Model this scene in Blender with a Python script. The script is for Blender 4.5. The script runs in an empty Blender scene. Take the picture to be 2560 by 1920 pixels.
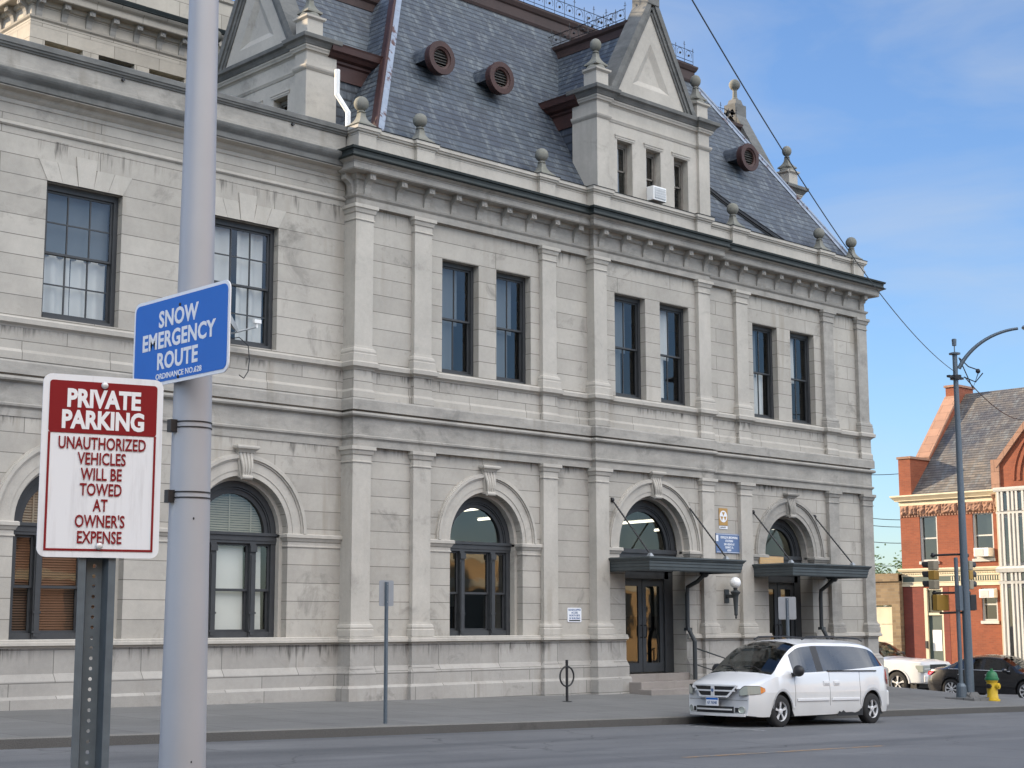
import bpy, bmesh, math, random
from mathutils import Vector, Matrix
R = math.radians
random.seed(7)
sc = bpy.context.scene
col = sc.collection

# ------------------------------------------------------------------ camera, sky, sun, exposure
cam_d = bpy.data.cameras.new('camera'); cam = bpy.data.objects.new('camera', cam_d); col.objects.link(cam)
cam_d.sensor_width = 36.0; cam_d.sensor_fit = 'HORIZONTAL'; cam_d.lens = 36.0 * 3942 / 2560
cam_d.clip_start = 0.1; cam_d.clip_end = 3000
_pi, _ya, _ro = 1.50752648e-01, 7.62059340e-01, -2.17645607e-03
fw = Vector((math.sin(_ya)*math.cos(_pi), math.cos(_ya)*math.cos(_pi), math.sin(_pi)))
rt = Vector((math.cos(_ya), -math.sin(_ya), 0)); upv = rt.cross(fw)
r2 = rt*math.cos(_ro) + upv*math.sin(_ro); u2 = upv*math.cos(_ro) - rt*math.sin(_ro)
cam.matrix_world = Matrix(((r2.x, u2.x, -fw.x, 0), (r2.y, u2.y, -fw.y, 0), (r2.z, u2.z, -fw.z, 0), (0, 0, 0, 1)))
sc.camera = cam

SUN = Vector((-0.46, 0.885, 0.30)).normalized()
sun_d = bpy.data.lights.new('sun', 'SUN'); sun_d.energy = 3.6; sun_d.angle = R(0.5); sun_d.color = (1.0, 0.80, 0.56)
sun = bpy.data.objects.new('sun', sun_d); col.objects.link(sun)
sun.rotation_euler = SUN.to_track_quat('Z', 'Y').to_euler(); sun.location = (0, 0, 60)

w = bpy.data.worlds.new("World"); sc.world = w; w.use_nodes = True
wn, wl = w.node_tree.nodes, w.node_tree.links; wn.clear()
wo = wn.new('ShaderNodeOutputWorld'); bg = wn.new('ShaderNodeBackground'); sky = wn.new('ShaderNodeTexSky')
sky.sky_type = 'NISHITA'; sky.sun_disc = False
sky.sun_elevation = math.asin(SUN.z); sky.sun_rotation = math.atan2(SUN.x, SUN.y)
sky.air_density = 1.0; sky.dust_density = 0.5; sky.ozone_density = 2.6; sky.altitude = 200
# thin high cloud, built from the sky direction
tc = wn.new('ShaderNodeTexCoord'); mp = wn.new('ShaderNodeMapping'); mp.inputs['Scale'].default_value = (1.4, 1.4, 5.0)
nz = wn.new('ShaderNodeTexNoise'); nz.inputs['Scale'].default_value = 2.6; nz.inputs['Detail'].default_value = 8; nz.inputs['Roughness'].default_value = 0.55; nz.inputs['Distortion'].default_value = 0.7
rp = wn.new('ShaderNodeValToRGB'); rp.color_ramp.elements[0].position = 0.44; rp.color_ramp.elements[1].position = 0.80
rp.color_ramp.elements[0].color = (0, 0, 0, 1); rp.color_ramp.elements[1].color = (0.42, 0.42, 0.42, 1)
mx = wn.new('ShaderNodeMixRGB'); mx.inputs[2].default_value = (3.2, 3.4, 3.6, 1)
wl.new(tc.outputs['Generated'], mp.inputs[0]); wl.new(mp.outputs[0], nz.inputs['Vector']); wl.new(nz.outputs[0], rp.inputs[0])
# bright cloud added out of view behind the camera to fill-light the facade
sep = wn.new('ShaderNodeSeparateXYZ'); wl.new(tc.outputs['Generated'], sep.inputs[0])
def wmath(op, a, b):
    x = wn.new('ShaderNodeMath'); x.operation = op; x.use_clamp = op == 'MULTIPLY'
    for i, v in enumerate((a, b)):
        if hasattr(v, 'node'): wl.new(v, x.inputs[i])
        else: x.inputs[i].default_value = v
    return x.outputs[0]
nb = wn.new('ShaderNodeTexNoise'); nb.inputs['Scale'].default_value = 2.2; nb.inputs['Detail'].default_value = 7
wl.new(mp.outputs[0], nb.inputs['Vector'])
rb = wn.new('ShaderNodeValToRGB'); rb.color_ramp.elements[0].position = 0.36; rb.color_ramp.elements[1].position = 0.58; wl.new(nb.outputs[0], rb.inputs[0])
south = wmath('MULTIPLY', wmath('SUBTRACT', -0.02, sep.outputs[1]), 3.0)
high = wmath('MULTIPLY', wmath('SUBTRACT', sep.outputs[2], 0.18), 2.6)
fill_bank = wmath('MULTIPLY', wmath('MULTIPLY', wmath('MULTIPLY', south, high), rb.outputs[0]), 0.9)
m2 = wn.new('ShaderNodeMixRGB'); m2.inputs[2].default_value = (30.0, 29.6, 28.8, 1)
wl.new(rp.outputs[0], mx.inputs[0]); tint = wn.new('ShaderNodeMixRGB'); tint.blend_type = 'MULTIPLY'; tint.inputs[0].default_value = 1.0; tint.inputs[2].default_value = (0.92, 1.02, 1.20, 1)
wl.new(sky.outputs[0], tint.inputs[1]); wl.new(tint.outputs[0], mx.inputs[1])
wl.new(fill_bank, m2.inputs[0]); wl.new(mx.outputs[0], m2.inputs[1]); wl.new(m2.outputs[0], bg.inputs[0])
bg.inputs[1].default_value = 0.072
wl.new(bg.outputs[0], wo.inputs[0])
vs = sc.view_settings
sc.display_settings.display_device = 'sRGB'; vs.view_transform = 'Standard'; vs.look = 'None'; vs.gamma = 1.0; vs.use_curve_mapping = False
vs.exposure = 1.5
sc.render.engine = 'CYCLES'
try:
    sc.cycles.use_denoising = True; sc.cycles.max_bounces = 8; sc.cycles.diffuse_bounces = 3; sc.cycles.glossy_bounces = 3
    sc.cycles.transparent_max_bounces = 12; sc.cycles.sample_clamp_indirect = 4.0; sc.cycles.caustics_reflective = False; sc.cycles.caustics_refractive = False
except Exception: pass

# ------------------------------------------------------------------ materials
class NT:
    def __init__(s, name):
        s.m = bpy.data.materials.new(name); s.m.use_nodes = True
        s.n, s.l = s.m.node_tree.nodes, s.m.node_tree.links
        s.b = s.n['Principled BSDF']; s._uv = None; s._ob = None
    def uv(s):
        if not s._uv: s._uv = s.n.new('ShaderNodeUVMap'); s._uv.uv_map = 'UVMap'
        return s._uv.outputs[0]
    def ob(s):
        if not s._ob: s._ob = s.n.new('ShaderNodeNewGeometry')
        return s._ob.outputs['Position']
    def mapping(s, src, scale=(1, 1, 1), loc=(0, 0, 0)):
        m = s.n.new('ShaderNodeMapping'); m.inputs['Scale'].default_value = scale; m.inputs['Location'].default_value = loc
        s.l.new(src, m.inputs[0]); return m.outputs[0]
    def noise(s, scale, detail=4, src=None, sc3=None, rough=.55, dist=0.0):
        x = s.n.new('ShaderNodeTexNoise'); x.inputs['Scale'].default_value = scale; x.inputs['Detail'].default_value = detail
        x.inputs['Roughness'].default_value = rough; x.inputs['Distortion'].default_value = dist
        src = src or s.ob()
        if sc3: src = s.mapping(src, sc3)
        s.l.new(src, x.inputs['Vector']); return x.outputs[0]
    def ramp(s, f, stops):
        r = s.n.new('ShaderNodeValToRGB'); e = r.color_ramp.elements
        while len(e) < len(stops): e.new(.5)
        for i, (p, c) in enumerate(stops):
            e[i].position = p; e[i].color = (c, c, c, 1) if not isinstance(c, tuple) else (*c, 1)
        s.l.new(f, r.inputs[0]); return r.outputs[0]
    def mix(s, f, a, b, mode='MIX'):
        x = s.n.new('ShaderNodeMixRGB'); x.blend_type = mode
        for i, v in enumerate((f, a, b)):
            if hasattr(v, 'is_output') or hasattr(v, 'node'): s.l.new(v, x.inputs[i])
            elif isinstance(v, tuple): x.inputs[i].default_value = (*v, 1)
            else: x.inputs[i].default_value = v
        return x.outputs[0]
    def math(s, op, a, b=None, clamp=False):
        x = s.n.new('ShaderNodeMath'); x.operation = op; x.use_clamp = clamp
        for i, v in enumerate((a, b)):
            if v is None: continue
            if hasattr(v, 'node'): s.l.new(v, x.inputs[i])
            else: x.inputs[i].default_value = v
        return x.outputs[0]
    def brick(s, w, h, mortar, off=.5, loc=(0, 0, 0), smooth=.1, bias=0.0, src=None, c1=(1, 1, 1), c2=(0, 0, 0), cm=(0, 0, 0)):
        x = s.n.new('ShaderNodeTexBrick'); x.offset = off; x.inputs['Scale'].default_value = 1
        x.inputs['Mortar Size'].default_value = mortar; x.inputs['Mortar Smooth'].default_value = smooth; x.inputs['Bias'].default_value = bias
        x.inputs['Brick Width'].default_value = w; x.inputs['Row Height'].default_value = h
        x.inputs['Color1'].default_value = (*c1, 1); x.inputs['Color2'].default_value = (*c2, 1); x.inputs['Mortar'].default_value = (*cm, 1)
        s.l.new(s.mapping(src or s.uv(), (1, 1, 1), loc), x.inputs['Vector']); return x
    def color(s, c):
        if isinstance(c, tuple): s.b.inputs['Base Color'].default_value = (*c, 1)
        else: s.l.new(c, s.b.inputs['Base Color'])
    def rough(s, r):
        if hasattr(r, 'node'): s.l.new(r, s.b.inputs['Roughness'])
        else: s.b.inputs['Roughness'].default_value = r
    def bump(s, h, strength=.3, dist=.02):
        b = s.n.new('ShaderNodeBump'); b.inputs['Strength'].default_value = strength; b.inputs['Distance'].default_value = dist
        s.l.new(h, b.inputs['Height']); s.l.new(b.outputs[0], s.b.inputs['Normal'])
    def set(s, **k):
        for a, v in k.items(): s.b.inputs[a.replace('_', ' ')].default_value = v
        return s

def plain(name, c, rough=.6, metal=0.0, var=.12, vscale=6, coat=0.0, bump=0.0, grime=0.0):
    t = NT(name)
    n = t.noise(vscale, 5)
    lo = tuple(x*(1-var) for x in c); hi = tuple(min(1, x*(1+var)) for x in c)
    k = t.mix(n, lo, hi)
    if grime:
        g = t.ramp(t.noise(1.7, 6, sc3=(1, 1, .35)), [(.45, 0.0), (.75, grime)])
        k = t.mix(g, k, tuple(x*.35 for x in c))
    t.color(k); t.rough(rough); t.set(Metallic=metal)
    if coat: t.set(Coat_Weight=coat, Coat_Roughness=.06)
    if bump: t.bump(t.noise(vscale*6, 4), bump, .01)
    return t.m

def stone(name, base=(.43, .395, .345), joints=None, dirt=.5, dark=0.0, green=0.0, drips=()):
    """limestone: block-to-block tone, grain, rain streaks, soot and algae patches with shapes of their own"""
    t = NT(name)
    n1 = t.noise(1.1, 6); n2 = t.noise(9, 6, rough=.65); n3 = t.noise(70, 3)
    k = t.mix(t.ramp(n1, [(.3, 0.0), (.7, 1.0)]), tuple(x*.80 for x in base), tuple(min(1, x*1.10) for x in base))
    k = t.mix(.28, k, t.ramp(n2, [(.25, tuple(x*.70 for x in base)), (.75, tuple(min(1, x*1.16) for x in base))]))
    k = t.mix(.12, k, t.ramp(n3, [(.3, .25), (.7, .6)]))
    hj = None
    if joints:
        bw, rh, z0 = joints
        br = t.brick(bw, rh, .0085, loc=(.37, -z0, 0), smooth=.25, c1=(1, 1, 1), c2=(.62, .62, .62))
        tone = t.mix(.42, k, t.mix(1.0, k, br.outputs['Color'], 'MULTIPLY'))
        k = t.mix(t.math('MULTIPLY', br.outputs['Fac'], .72), tone, tuple(x*.30 for x in base))
        hj = br.outputs['Fac']
    # vertical rain streaks gathered under ledges
    st = t.noise(3.2, 5, sc3=(1, 1, .10)); ms = t.noise(.55, 4)
    f = t.math('MULTIPLY', t.ramp(st, [(.50, 0.0), (.70, 1.0)]), t.ramp(ms, [(.48, 0.0), (.68, 1.0)]))
    k = t.mix(t.math('MULTIPLY', f, dirt*.75), k, tuple(x*q for x, q in zip(base, (.50, .46, .40))))
    # single black drips hanging below the ledges
    if drips:
        sz = t.n.new('ShaderNodeSeparateXYZ'); t.l.new(t.ob(), sz.inputs[0])
        gate = t.ramp(t.noise(5.5, 5, sc3=(1, 1, .06), rough=.75), [(.50, 0.0), (.62, 1.0)]); area = t.ramp(t.noise(.33, 2), [(.42, 0.0), (.58, 1.0)])
        ln = t.math('ADD', t.math('MULTIPLY', t.noise(7.5, 3, sc3=(1, 1, .0)), 1.1), -.2)
        for zt_, len_ in drips:
            dz = t.math('DIVIDE', t.math('SUBTRACT', zt_, sz.outputs[2]), len_)
            on = t.math('MULTIPLY', t.math('GREATER_THAN', dz, 0.0), t.math('SUBTRACT', ln, dz, True), True)
            f = t.math('MULTIPLY', t.math('MULTIPLY', t.math('MULTIPLY', on, 4.0, True), gate), area)
            k = t.mix(t.math('MULTIPLY', f, .8), k, (.055, .05, .045))
    # soot patches
    so = t.ramp(t.noise(.9, 7, rough=.7, dist=.6), [(.57, 0.0), (.74, 1.0)])
    k = t.mix(t.math('MULTIPLY', so, dirt*.8), k, (.10, .095, .085))
    if dark:
        d = t.ramp(t.noise(2.6, 8, sc3=(.5, .5, 1.4), rough=.7), [(.30, 0.0), (.66, 1.0)])
        k = t.mix(t.math('MULTIPLY', d, dark), k, (.085, .088, .085))
    if green:
        k = t.mix(t.math('MULTIPLY', t.ramp(t.noise(4, 5), [(.4, 0.0), (.7, 1.0)]), green), k, (.15, .155, .11))
    t.color(k); t.rough(.88); t.set(Specular_IOR_Level=.25)
    h = t.math('MULTIPLY', t.noise(45, 5), .5)
    if hj is not None: h = t.math('SUBTRACT', h, t.math('MULTIPLY', hj, 1.0))
    t.bump(h, .35, .012)
    return t.m

M = {}
ST = (.45, .42, .37)
M['ashlar_low'] = stone('limestone_ashlar_ground_storey', ST, (3.9, .395, -.30), .75, drips=((3.96, .6),))
M['ashlar_up'] = stone('limestone_ashlar_upper_storey', ST, (4.3, .3985, 5.925), .75, drips=((9.54, .9),))
M['ashlar_base'] = stone('limestone_plinth', (.385, .365, .335), (1.9, .62, -1.72), .9, drips=((-.44, .75),))
M['ashlar_ped'] = stone('limestone_pedestal', ST, (1.9, .64, 5.05), .6, drips=((5.69, .5),))
M['trim'] = stone('limestone_trim', (.46, .43, .38), None, .55)
M['trim_dirty'] = stone('limestone_sooty_trim', (.40, .375, .335), None, .85, .40)
M['coping'] = stone('limestone_weathered_coping', (.165, .165, .158), None, .7, .80)
M['finial'] = stone('limestone_lichened', (.225, .22, .19), None, .5, .5, .35)
M['warm_stone'] = stone('limestone_warm', (.50, .45, .375), (1.4, .45, 0), .35)
M['step'] = stone('granite_step', (.27, .235, .21), None, .7, .2)

def slate(name, c=(.062, .080, .100), w=.27, h=.205):
    """courses of slate: every row throws a dark line, single slates and repairs differ in tone, rain has bleached some runs"""
    t = NT(name)
    b = t.brick(w, h, .006, off=.5, smooth=.3, c1=(1, 1, 1), c2=(0, 0, 0))
    wide = t.brick(w*6, h*3, .0, off=.37, c1=(1, 1, 1), c2=(0, 0, 0), loc=(.31, .07, 0))
    tone = t.ramp(b.outputs['Color'], [(0.0, tuple(x*.66 for x in c)), (.5, c), (1.0, tuple(x*1.38 for x in c))])
    tone = t.mix(.22, tone, t.ramp(wide.outputs['Color'], [(0.0, (.028, .038, .062)), (.55, c), (1.0, (.16, .185, .195))]))
    k = t.mix(t.ramp(t.noise(.45, 5, rough=.65), [(.36, 0.0), (.62, .75)]), tone, (.034, .044, .068))
    sp = t.noise(2.6, 7, src=t.uv(), sc3=(1.5, .55, 1), rough=.7)
    k = t.mix(t.ramp(sp, [(.50, 0.0), (.68, .75)]), k, (.19, .215, .225))
    k = t.mix(t.ramp(t.noise(16, 4), [(.3, 0.0), (.7, .25)]), k, (.05, .055, .065))
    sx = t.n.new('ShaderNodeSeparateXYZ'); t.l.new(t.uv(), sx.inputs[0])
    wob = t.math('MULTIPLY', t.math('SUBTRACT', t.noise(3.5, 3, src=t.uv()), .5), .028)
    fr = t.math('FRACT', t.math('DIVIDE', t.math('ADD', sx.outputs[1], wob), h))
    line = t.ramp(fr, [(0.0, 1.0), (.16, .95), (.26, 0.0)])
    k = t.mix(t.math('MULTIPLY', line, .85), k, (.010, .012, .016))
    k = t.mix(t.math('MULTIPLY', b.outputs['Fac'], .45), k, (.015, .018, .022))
    t.color(k); t.rough(t.ramp(t.noise(5, 3), [(.3, .45), (.7, .70)]))
    hgt = t.math('ADD', t.math('MULTIPLY', t.math('SUBTRACT', 1.0, fr), .9), t.math('MULTIPLY', t.noise(14, 4), .35))
    t.bump(hgt, .5, .03)
    return t.m
M['slate'] = slate('roof_slate')
M['slate_dark'] = slate('roof_slate_cheek', (.06, .07, .085), .3, .24)
M['shingle'] = slate('asphalt_shingle', (.17, .145, .115), .32, .16)

def brickwall(name, c1, c2, mortar, w=.215, h=.075, m=.008):
    t = NT(name)
    b = t.brick(w, h, m, c1=c1, c2=c2, cm=mortar, smooth=.2)
    k = t.mix(.35, b.outputs['Color'], t.ramp(t.noise(1.3, 7, rough=.65), [(.3, tuple(x*.55 for x in c1)), (.7, tuple(min(1, x*1.25) for x in c1))]))
    t.color(k); t.rough(.85); t.bump(t.math('SUBTRACT', t.noise(30, 3), b.outputs['Fac']), .3, .01); return t.m
M['red_brick'] = brickwall('orange_red_brick', (.27, .075, .034), (.19, .048, .024), (.20, .09, .055))
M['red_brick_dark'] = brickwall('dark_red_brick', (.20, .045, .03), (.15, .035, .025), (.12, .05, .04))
M['tan_brick'] = brickwall('tan_brick', (.55, .36, .17), (.48, .30, .14), (.40, .33, .22))
M['rubble'] = brickwall('rubble_stone', (.26, .19, .11), (.12, .075, .045), (.20, .165, .12), .34, .13, .012)
M['brownstone'] = stone('brownstone_rockface', (.40, .205, .125), (.9, .5, 0), .5, .25)

M['bronze'] = plain('dark_painted_metal', (.040, .046, .050), .5, .1, .25, 4, grime=.4)
M['frame'] = plain('charcoal_window_paint', (.036, .039, .043), .55, 0, .35, 5, grime=.3)
M['frame_old'] = plain('peeling_grey_paint', (.19, .175, .155), .75, 0, .45, 9, grime=.6)
M['canopy'] = plain('grey_green_canopy_paint', (.060, .072, .076), .5, .1, .3, 3, grime=.5)
M['gutter'] = plain('dark_copper_gutter', (.022, .029, .029), .6, .2, .5, 5)
M['redwood'] = plain('oxblood_painted_wood', (.046, .017, .0145), .65, 0, .4, 4, grime=.5)
M['browncurb'] = plain('faded_brown_ridge_metal', (.045, .025, .022), .7, 0, .35, 3, grime=.4)
M['galv'] = plain('galvanised_steel', (.115, .145, .175), .5, .4, .28, 26, grime=.25)
M['pole'] = plain('weathered_grey_pole', (.37, .385, .42), .5, .15, .10, 3, grime=.22)
M['alu'] = plain('dull_aluminium', (.28, .30, .32), .5, .5, .12, 5)
M['white'] = plain('white_paint', (.76, .76, .75), .45, 0, .05, 3)
M['black'] = plain('black_metal', (.012, .012, .014), .5, 0, .3, 6)
M['blackplastic'] = plain('black_plastic', (.016, .016, .018), .55, 0, .3, 6)
M['rubber'] = plain('tyre_rubber', (.014, .014, .015), .85, 0, .3, 10)
M['chrome'] = plain('alloy_wheel', (.58, .59, .61), .35, .25, .1, 4)
M['cream'] = plain('cream_paint', (.62, .55, .40), .6, 0, .12, 3, grime=.25)
M['greytrim'] = plain('pale_grey_trim', (.50, .50, .48), .6, 0, .12, 3, grime=.2)
M['greenpaint'] = plain('dark_green_paint', (.060, .085, .075), .6, 0, .2, 4)
M['yellow'] = plain('yellow_paint', (.60, .40, .02), .55, 0, .15, 8, grime=.3)
M['hydgreen'] = plain('green_paint', (.015, .14, .05), .5, 0, .2, 8)
M['signal_tan'] = plain('faded_yellow_signal_housing', (.27, .235, .17), .6, 0, .2, 5)
M['signal_yellow'] = plain('amber_signal_housing', (.30, .175, .03), .6, 0, .15, 5)
M['signwhite'] = plain('reflective_white', (.74, .76, .80), .32, 0, .03, 3)
_t = NT('scuffed_sign_white'); _t.color(_t.mix(_t.ramp(_t.noise(26, 6, sc3=(1, 1, .09), rough=.7), [(.52, 0.0), (.78, .45)]), (.70, .73, .78), (.30, .30, .32))); _t.rough(.4); M['signscuff'] = _t.m
M['signred'] = plain('sign_maroon', (.20, .013, .018), .35, 0, .08, 3)
M['signblue'] = plain('sign_blue', (.004, .13, .52), .35, 0, .10, 5)
for k_ in ('signwhite', 'signred', 'signblue'): M[k_].node_tree.nodes['Principled BSDF'].inputs['Specular IOR Level'].default_value = .2
M['plaque_blue'] = plain('plaque_blue', (.10, .16, .30), .5, 0, .08, 5)
M['gold'] = plain('fallout_ochre', (.40, .23, .06), .5, 0, .1, 8)
M['carwhite'] = plain('white_car_paint', (.64, .655, .675), .28, 0, .03, 2, coat=.7, grime=.0)
M['carwhite_low'] = plain('dusty_white_paint', (.57, .575, .575), .42, 0, .06, 2, coat=.2, grime=.12)
M['carblack'] = plain('black_car_paint', (.012, .012, .014), .22, 0, .1, 2, coat=.8)
M['hl'] = plain('headlamp_lens', (.34, .37, .34), .12, .2, .1, 5, coat=.9)
M['amber'] = plain('amber_lens', (.60, .20, .03), .15, 0, .1, 5, coat=.8)
M['redlens'] = plain('red_lens', (.35, .012, .012), .15, 0, .1, 5, coat=.8)
M['curtain'] = plain('white_curtain', (.78, .78, .76), .9, 0, .10, 2)
M['shade'] = plain('blue_grey_roller_blind', (.17, .195, .215), .9, 0, .08, 2)
M['blind'] = plain('cream_slatted_blind', (.42, .385, .30), .7, 0, .10, 3)
M['brownblind'] = plain('brown_slatted_blind', (.16, .085, .05), .6, 0, .25, 3)
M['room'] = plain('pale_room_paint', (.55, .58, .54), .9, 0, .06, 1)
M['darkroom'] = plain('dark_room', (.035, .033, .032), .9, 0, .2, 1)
M['leaf'] = plain('leaf_green', (.055, .095, .018), .6, 0, .5, 3)
M['bark'] = plain('bark', (.09, .065, .045), .9, 0, .4, 9)
M['flash'] = None

def hip_flash():
    t = NT('peeling_hip_flashing')
    p = t.ramp(t.noise(3.5, 7, sc3=(1, 1, .6), rough=.65), [(.40, 0.0), (.46, 1.0)])
    k = t.mix(p, (.075, .032, .027), t.mix(t.noise(6, 3), (.17, .21, .28), (.30, .35, .43)))
    t.color(k); t.rough(.5); return t.m
M['flash'] = hip_flash()

def glass(name, tint, spec, ior=1.9, wobble=.10, rough=.02):
    """window glass: reflects by Fresnel, lets part of the room through"""
    t = NT(name); t.n.remove(t.b)
    out = [x for x in t.n if x.type == 'OUTPUT_MATERIAL'][0]
    tr = t.n.new('ShaderNodeBsdfTransparent'); tr.inputs[0].default_value = (*tint, 1)
    gl = t.n.new('ShaderNodeBsdfGlossy'); gl.inputs['Roughness'].default_value = rough; gl.inputs[0].default_value = (spec, spec, spec, 1)
    if wobble:
        bp = t.n.new('ShaderNodeBump'); bp.inputs['Strength'].default_value = wobble; bp.inputs['Distance'].default_value = .02
        t.l.new(t.noise(1.3, 2), bp.inputs['Height']); t.l.new(bp.outputs[0], gl.inputs['Normal'])
    ge = t.n.new('ShaderNodeNewGeometry'); vd = t.n.new('ShaderNodeVectorMath'); vd.operation = 'DOT_PRODUCT'
    t.l.new(ge.outputs['Incoming'], vd.inputs[0]); t.l.new(ge.outputs['Normal'], vd.inputs[1])
    f0 = ((ior-1)/(ior+1))**2
    sch = t.math('ADD', t.math('MULTIPLY', t.math('POWER', t.math('SUBTRACT', 1.0, t.math('ABSOLUTE', vd.outputs['Value'])), 5.0), 1-f0), f0)
    ms = t.n.new('ShaderNodeMixShader'); t.l.new(sch, ms.inputs[0]); t.l.new(tr.outputs[0], ms.inputs[1]); t.l.new(gl.outputs[0], ms.inputs[2])
    t.l.new(ms.outputs[0], out.inputs[0]); return t.m
M['glass'] = glass('old_window_glass', (.80, .81, .80), .62, 1.9)
M['glass_dark'] = glass('dark_window_glass', (.30, .33, .34), .95, 2.0)
M['carglass'] = glass('tinted_car_glass', (.10, .13, .15), .95, 2.1, 0)
M['carglass_clear'] = glass('windscreen_glass', (.40, .44, .42), .95, 1.8, 0)

def emit(name, c, s):
    t = NT(name); t.color((.8, .8, .8)); t.b.inputs['Emission Color'].default_value = (*c, 1); t.b.inputs['Emission Strength'].default_value = s; return t.m
M['tube'] = emit('fluorescent_tube', (1, .93, .74), 1.1)
def globe():
    t = NT('opal_globe'); t.color((.82, .83, .84)); t.rough(.25); t.set(Subsurface_Weight=.0); return t.m
M['globe'] = globe()

def asphalt():
    t = NT('asphalt')
    n = t.noise(.35, 6, rough=.6); g = t.noise(90, 3)
    k = t.mix(t.ramp(n, [(.3, 0.0), (.7, 1.0)]), (.082, .088, .098), (.150, .155, .165))
    k = t.mix(.35, k, t.ramp(g, [(.3, .05), (.7, .21)]))
    tr = t.noise(.8, 5, sc3=(.06, 1, 1)); k = t.mix(t.ramp(tr, [(.50, 0.0), (.68, .6)]), k, (.062, .066, .073))
    k = t.mix(t.ramp(t.noise(1.6, 7, rough=.7, dist=.8), [(.60, 0.0), (.72, .55)]), k, (.045, .047, .05)); k = t.mix(t.ramp(t.noise(.5, 6, sc3=(.35, 1, 1), rough=.6), [(.55, 0.0), (.72, .4)]), k, (.21, .215, .22))
    cr = t.n.new('ShaderNodeTexVoronoi'); cr.feature = 'DISTANCE_TO_EDGE'; cr.inputs['Scale'].default_value = .22
    wv = t.n.new('ShaderNodeVectorMath'); wv.operation = 'ADD'
    t.l.new(t.ob(), wv.inputs[0]); nn = t.n.new('ShaderNodeTexNoise'); nn.inputs['Scale'].default_value = .9; t.l.new(t.ob(), nn.inputs['Vector']); t.l.new(nn.outputs[1], wv.inputs[1])
    t.l.new(wv.outputs[0], cr.inputs['Vector'])
    k = t.mix(t.ramp(cr.outputs[0], [(.0, .65), (.006, 0.0)]), k, (.04, .04, .042))
    t.color(k); t.rough(t.ramp(n, [(.3, .72), (.7, .9)])); t.bump(g, .35, .01); return t.m
M['asphalt'] = asphalt()
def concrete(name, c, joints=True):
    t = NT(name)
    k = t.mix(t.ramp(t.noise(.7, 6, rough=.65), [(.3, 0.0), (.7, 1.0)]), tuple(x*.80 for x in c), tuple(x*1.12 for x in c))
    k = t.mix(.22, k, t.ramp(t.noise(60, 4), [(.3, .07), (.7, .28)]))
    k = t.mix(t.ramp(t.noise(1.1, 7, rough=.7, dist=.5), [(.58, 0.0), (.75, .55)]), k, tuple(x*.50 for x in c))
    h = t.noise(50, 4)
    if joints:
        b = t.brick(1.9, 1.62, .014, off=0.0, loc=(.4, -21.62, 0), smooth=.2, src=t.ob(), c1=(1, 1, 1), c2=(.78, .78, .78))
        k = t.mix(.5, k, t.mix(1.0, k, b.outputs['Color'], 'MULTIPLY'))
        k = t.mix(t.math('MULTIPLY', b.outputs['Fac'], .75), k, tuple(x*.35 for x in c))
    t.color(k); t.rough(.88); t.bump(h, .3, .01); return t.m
M['concrete'] = concrete('pavement_concrete', (.150, .150, .147))
M['kerb'] = concrete('kerb_concrete', (.15, .146, .135), False)
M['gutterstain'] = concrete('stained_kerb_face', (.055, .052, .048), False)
def worn(name, c, amt=.5):
    t = NT(name); k = t.mix(t.ramp(t.noise(7, 6, rough=.7), [(.42, 0.0), (.60, 1.0)]), (.16, .165, .17), c); t.color(k); t.rough(.85); return t.m
M['paint_orange'] = worn('worn_orange_paint', (.34, .20, .09)); M['paint_white'] = worn('worn_white_paint', (.34, .35, .36))

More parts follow.
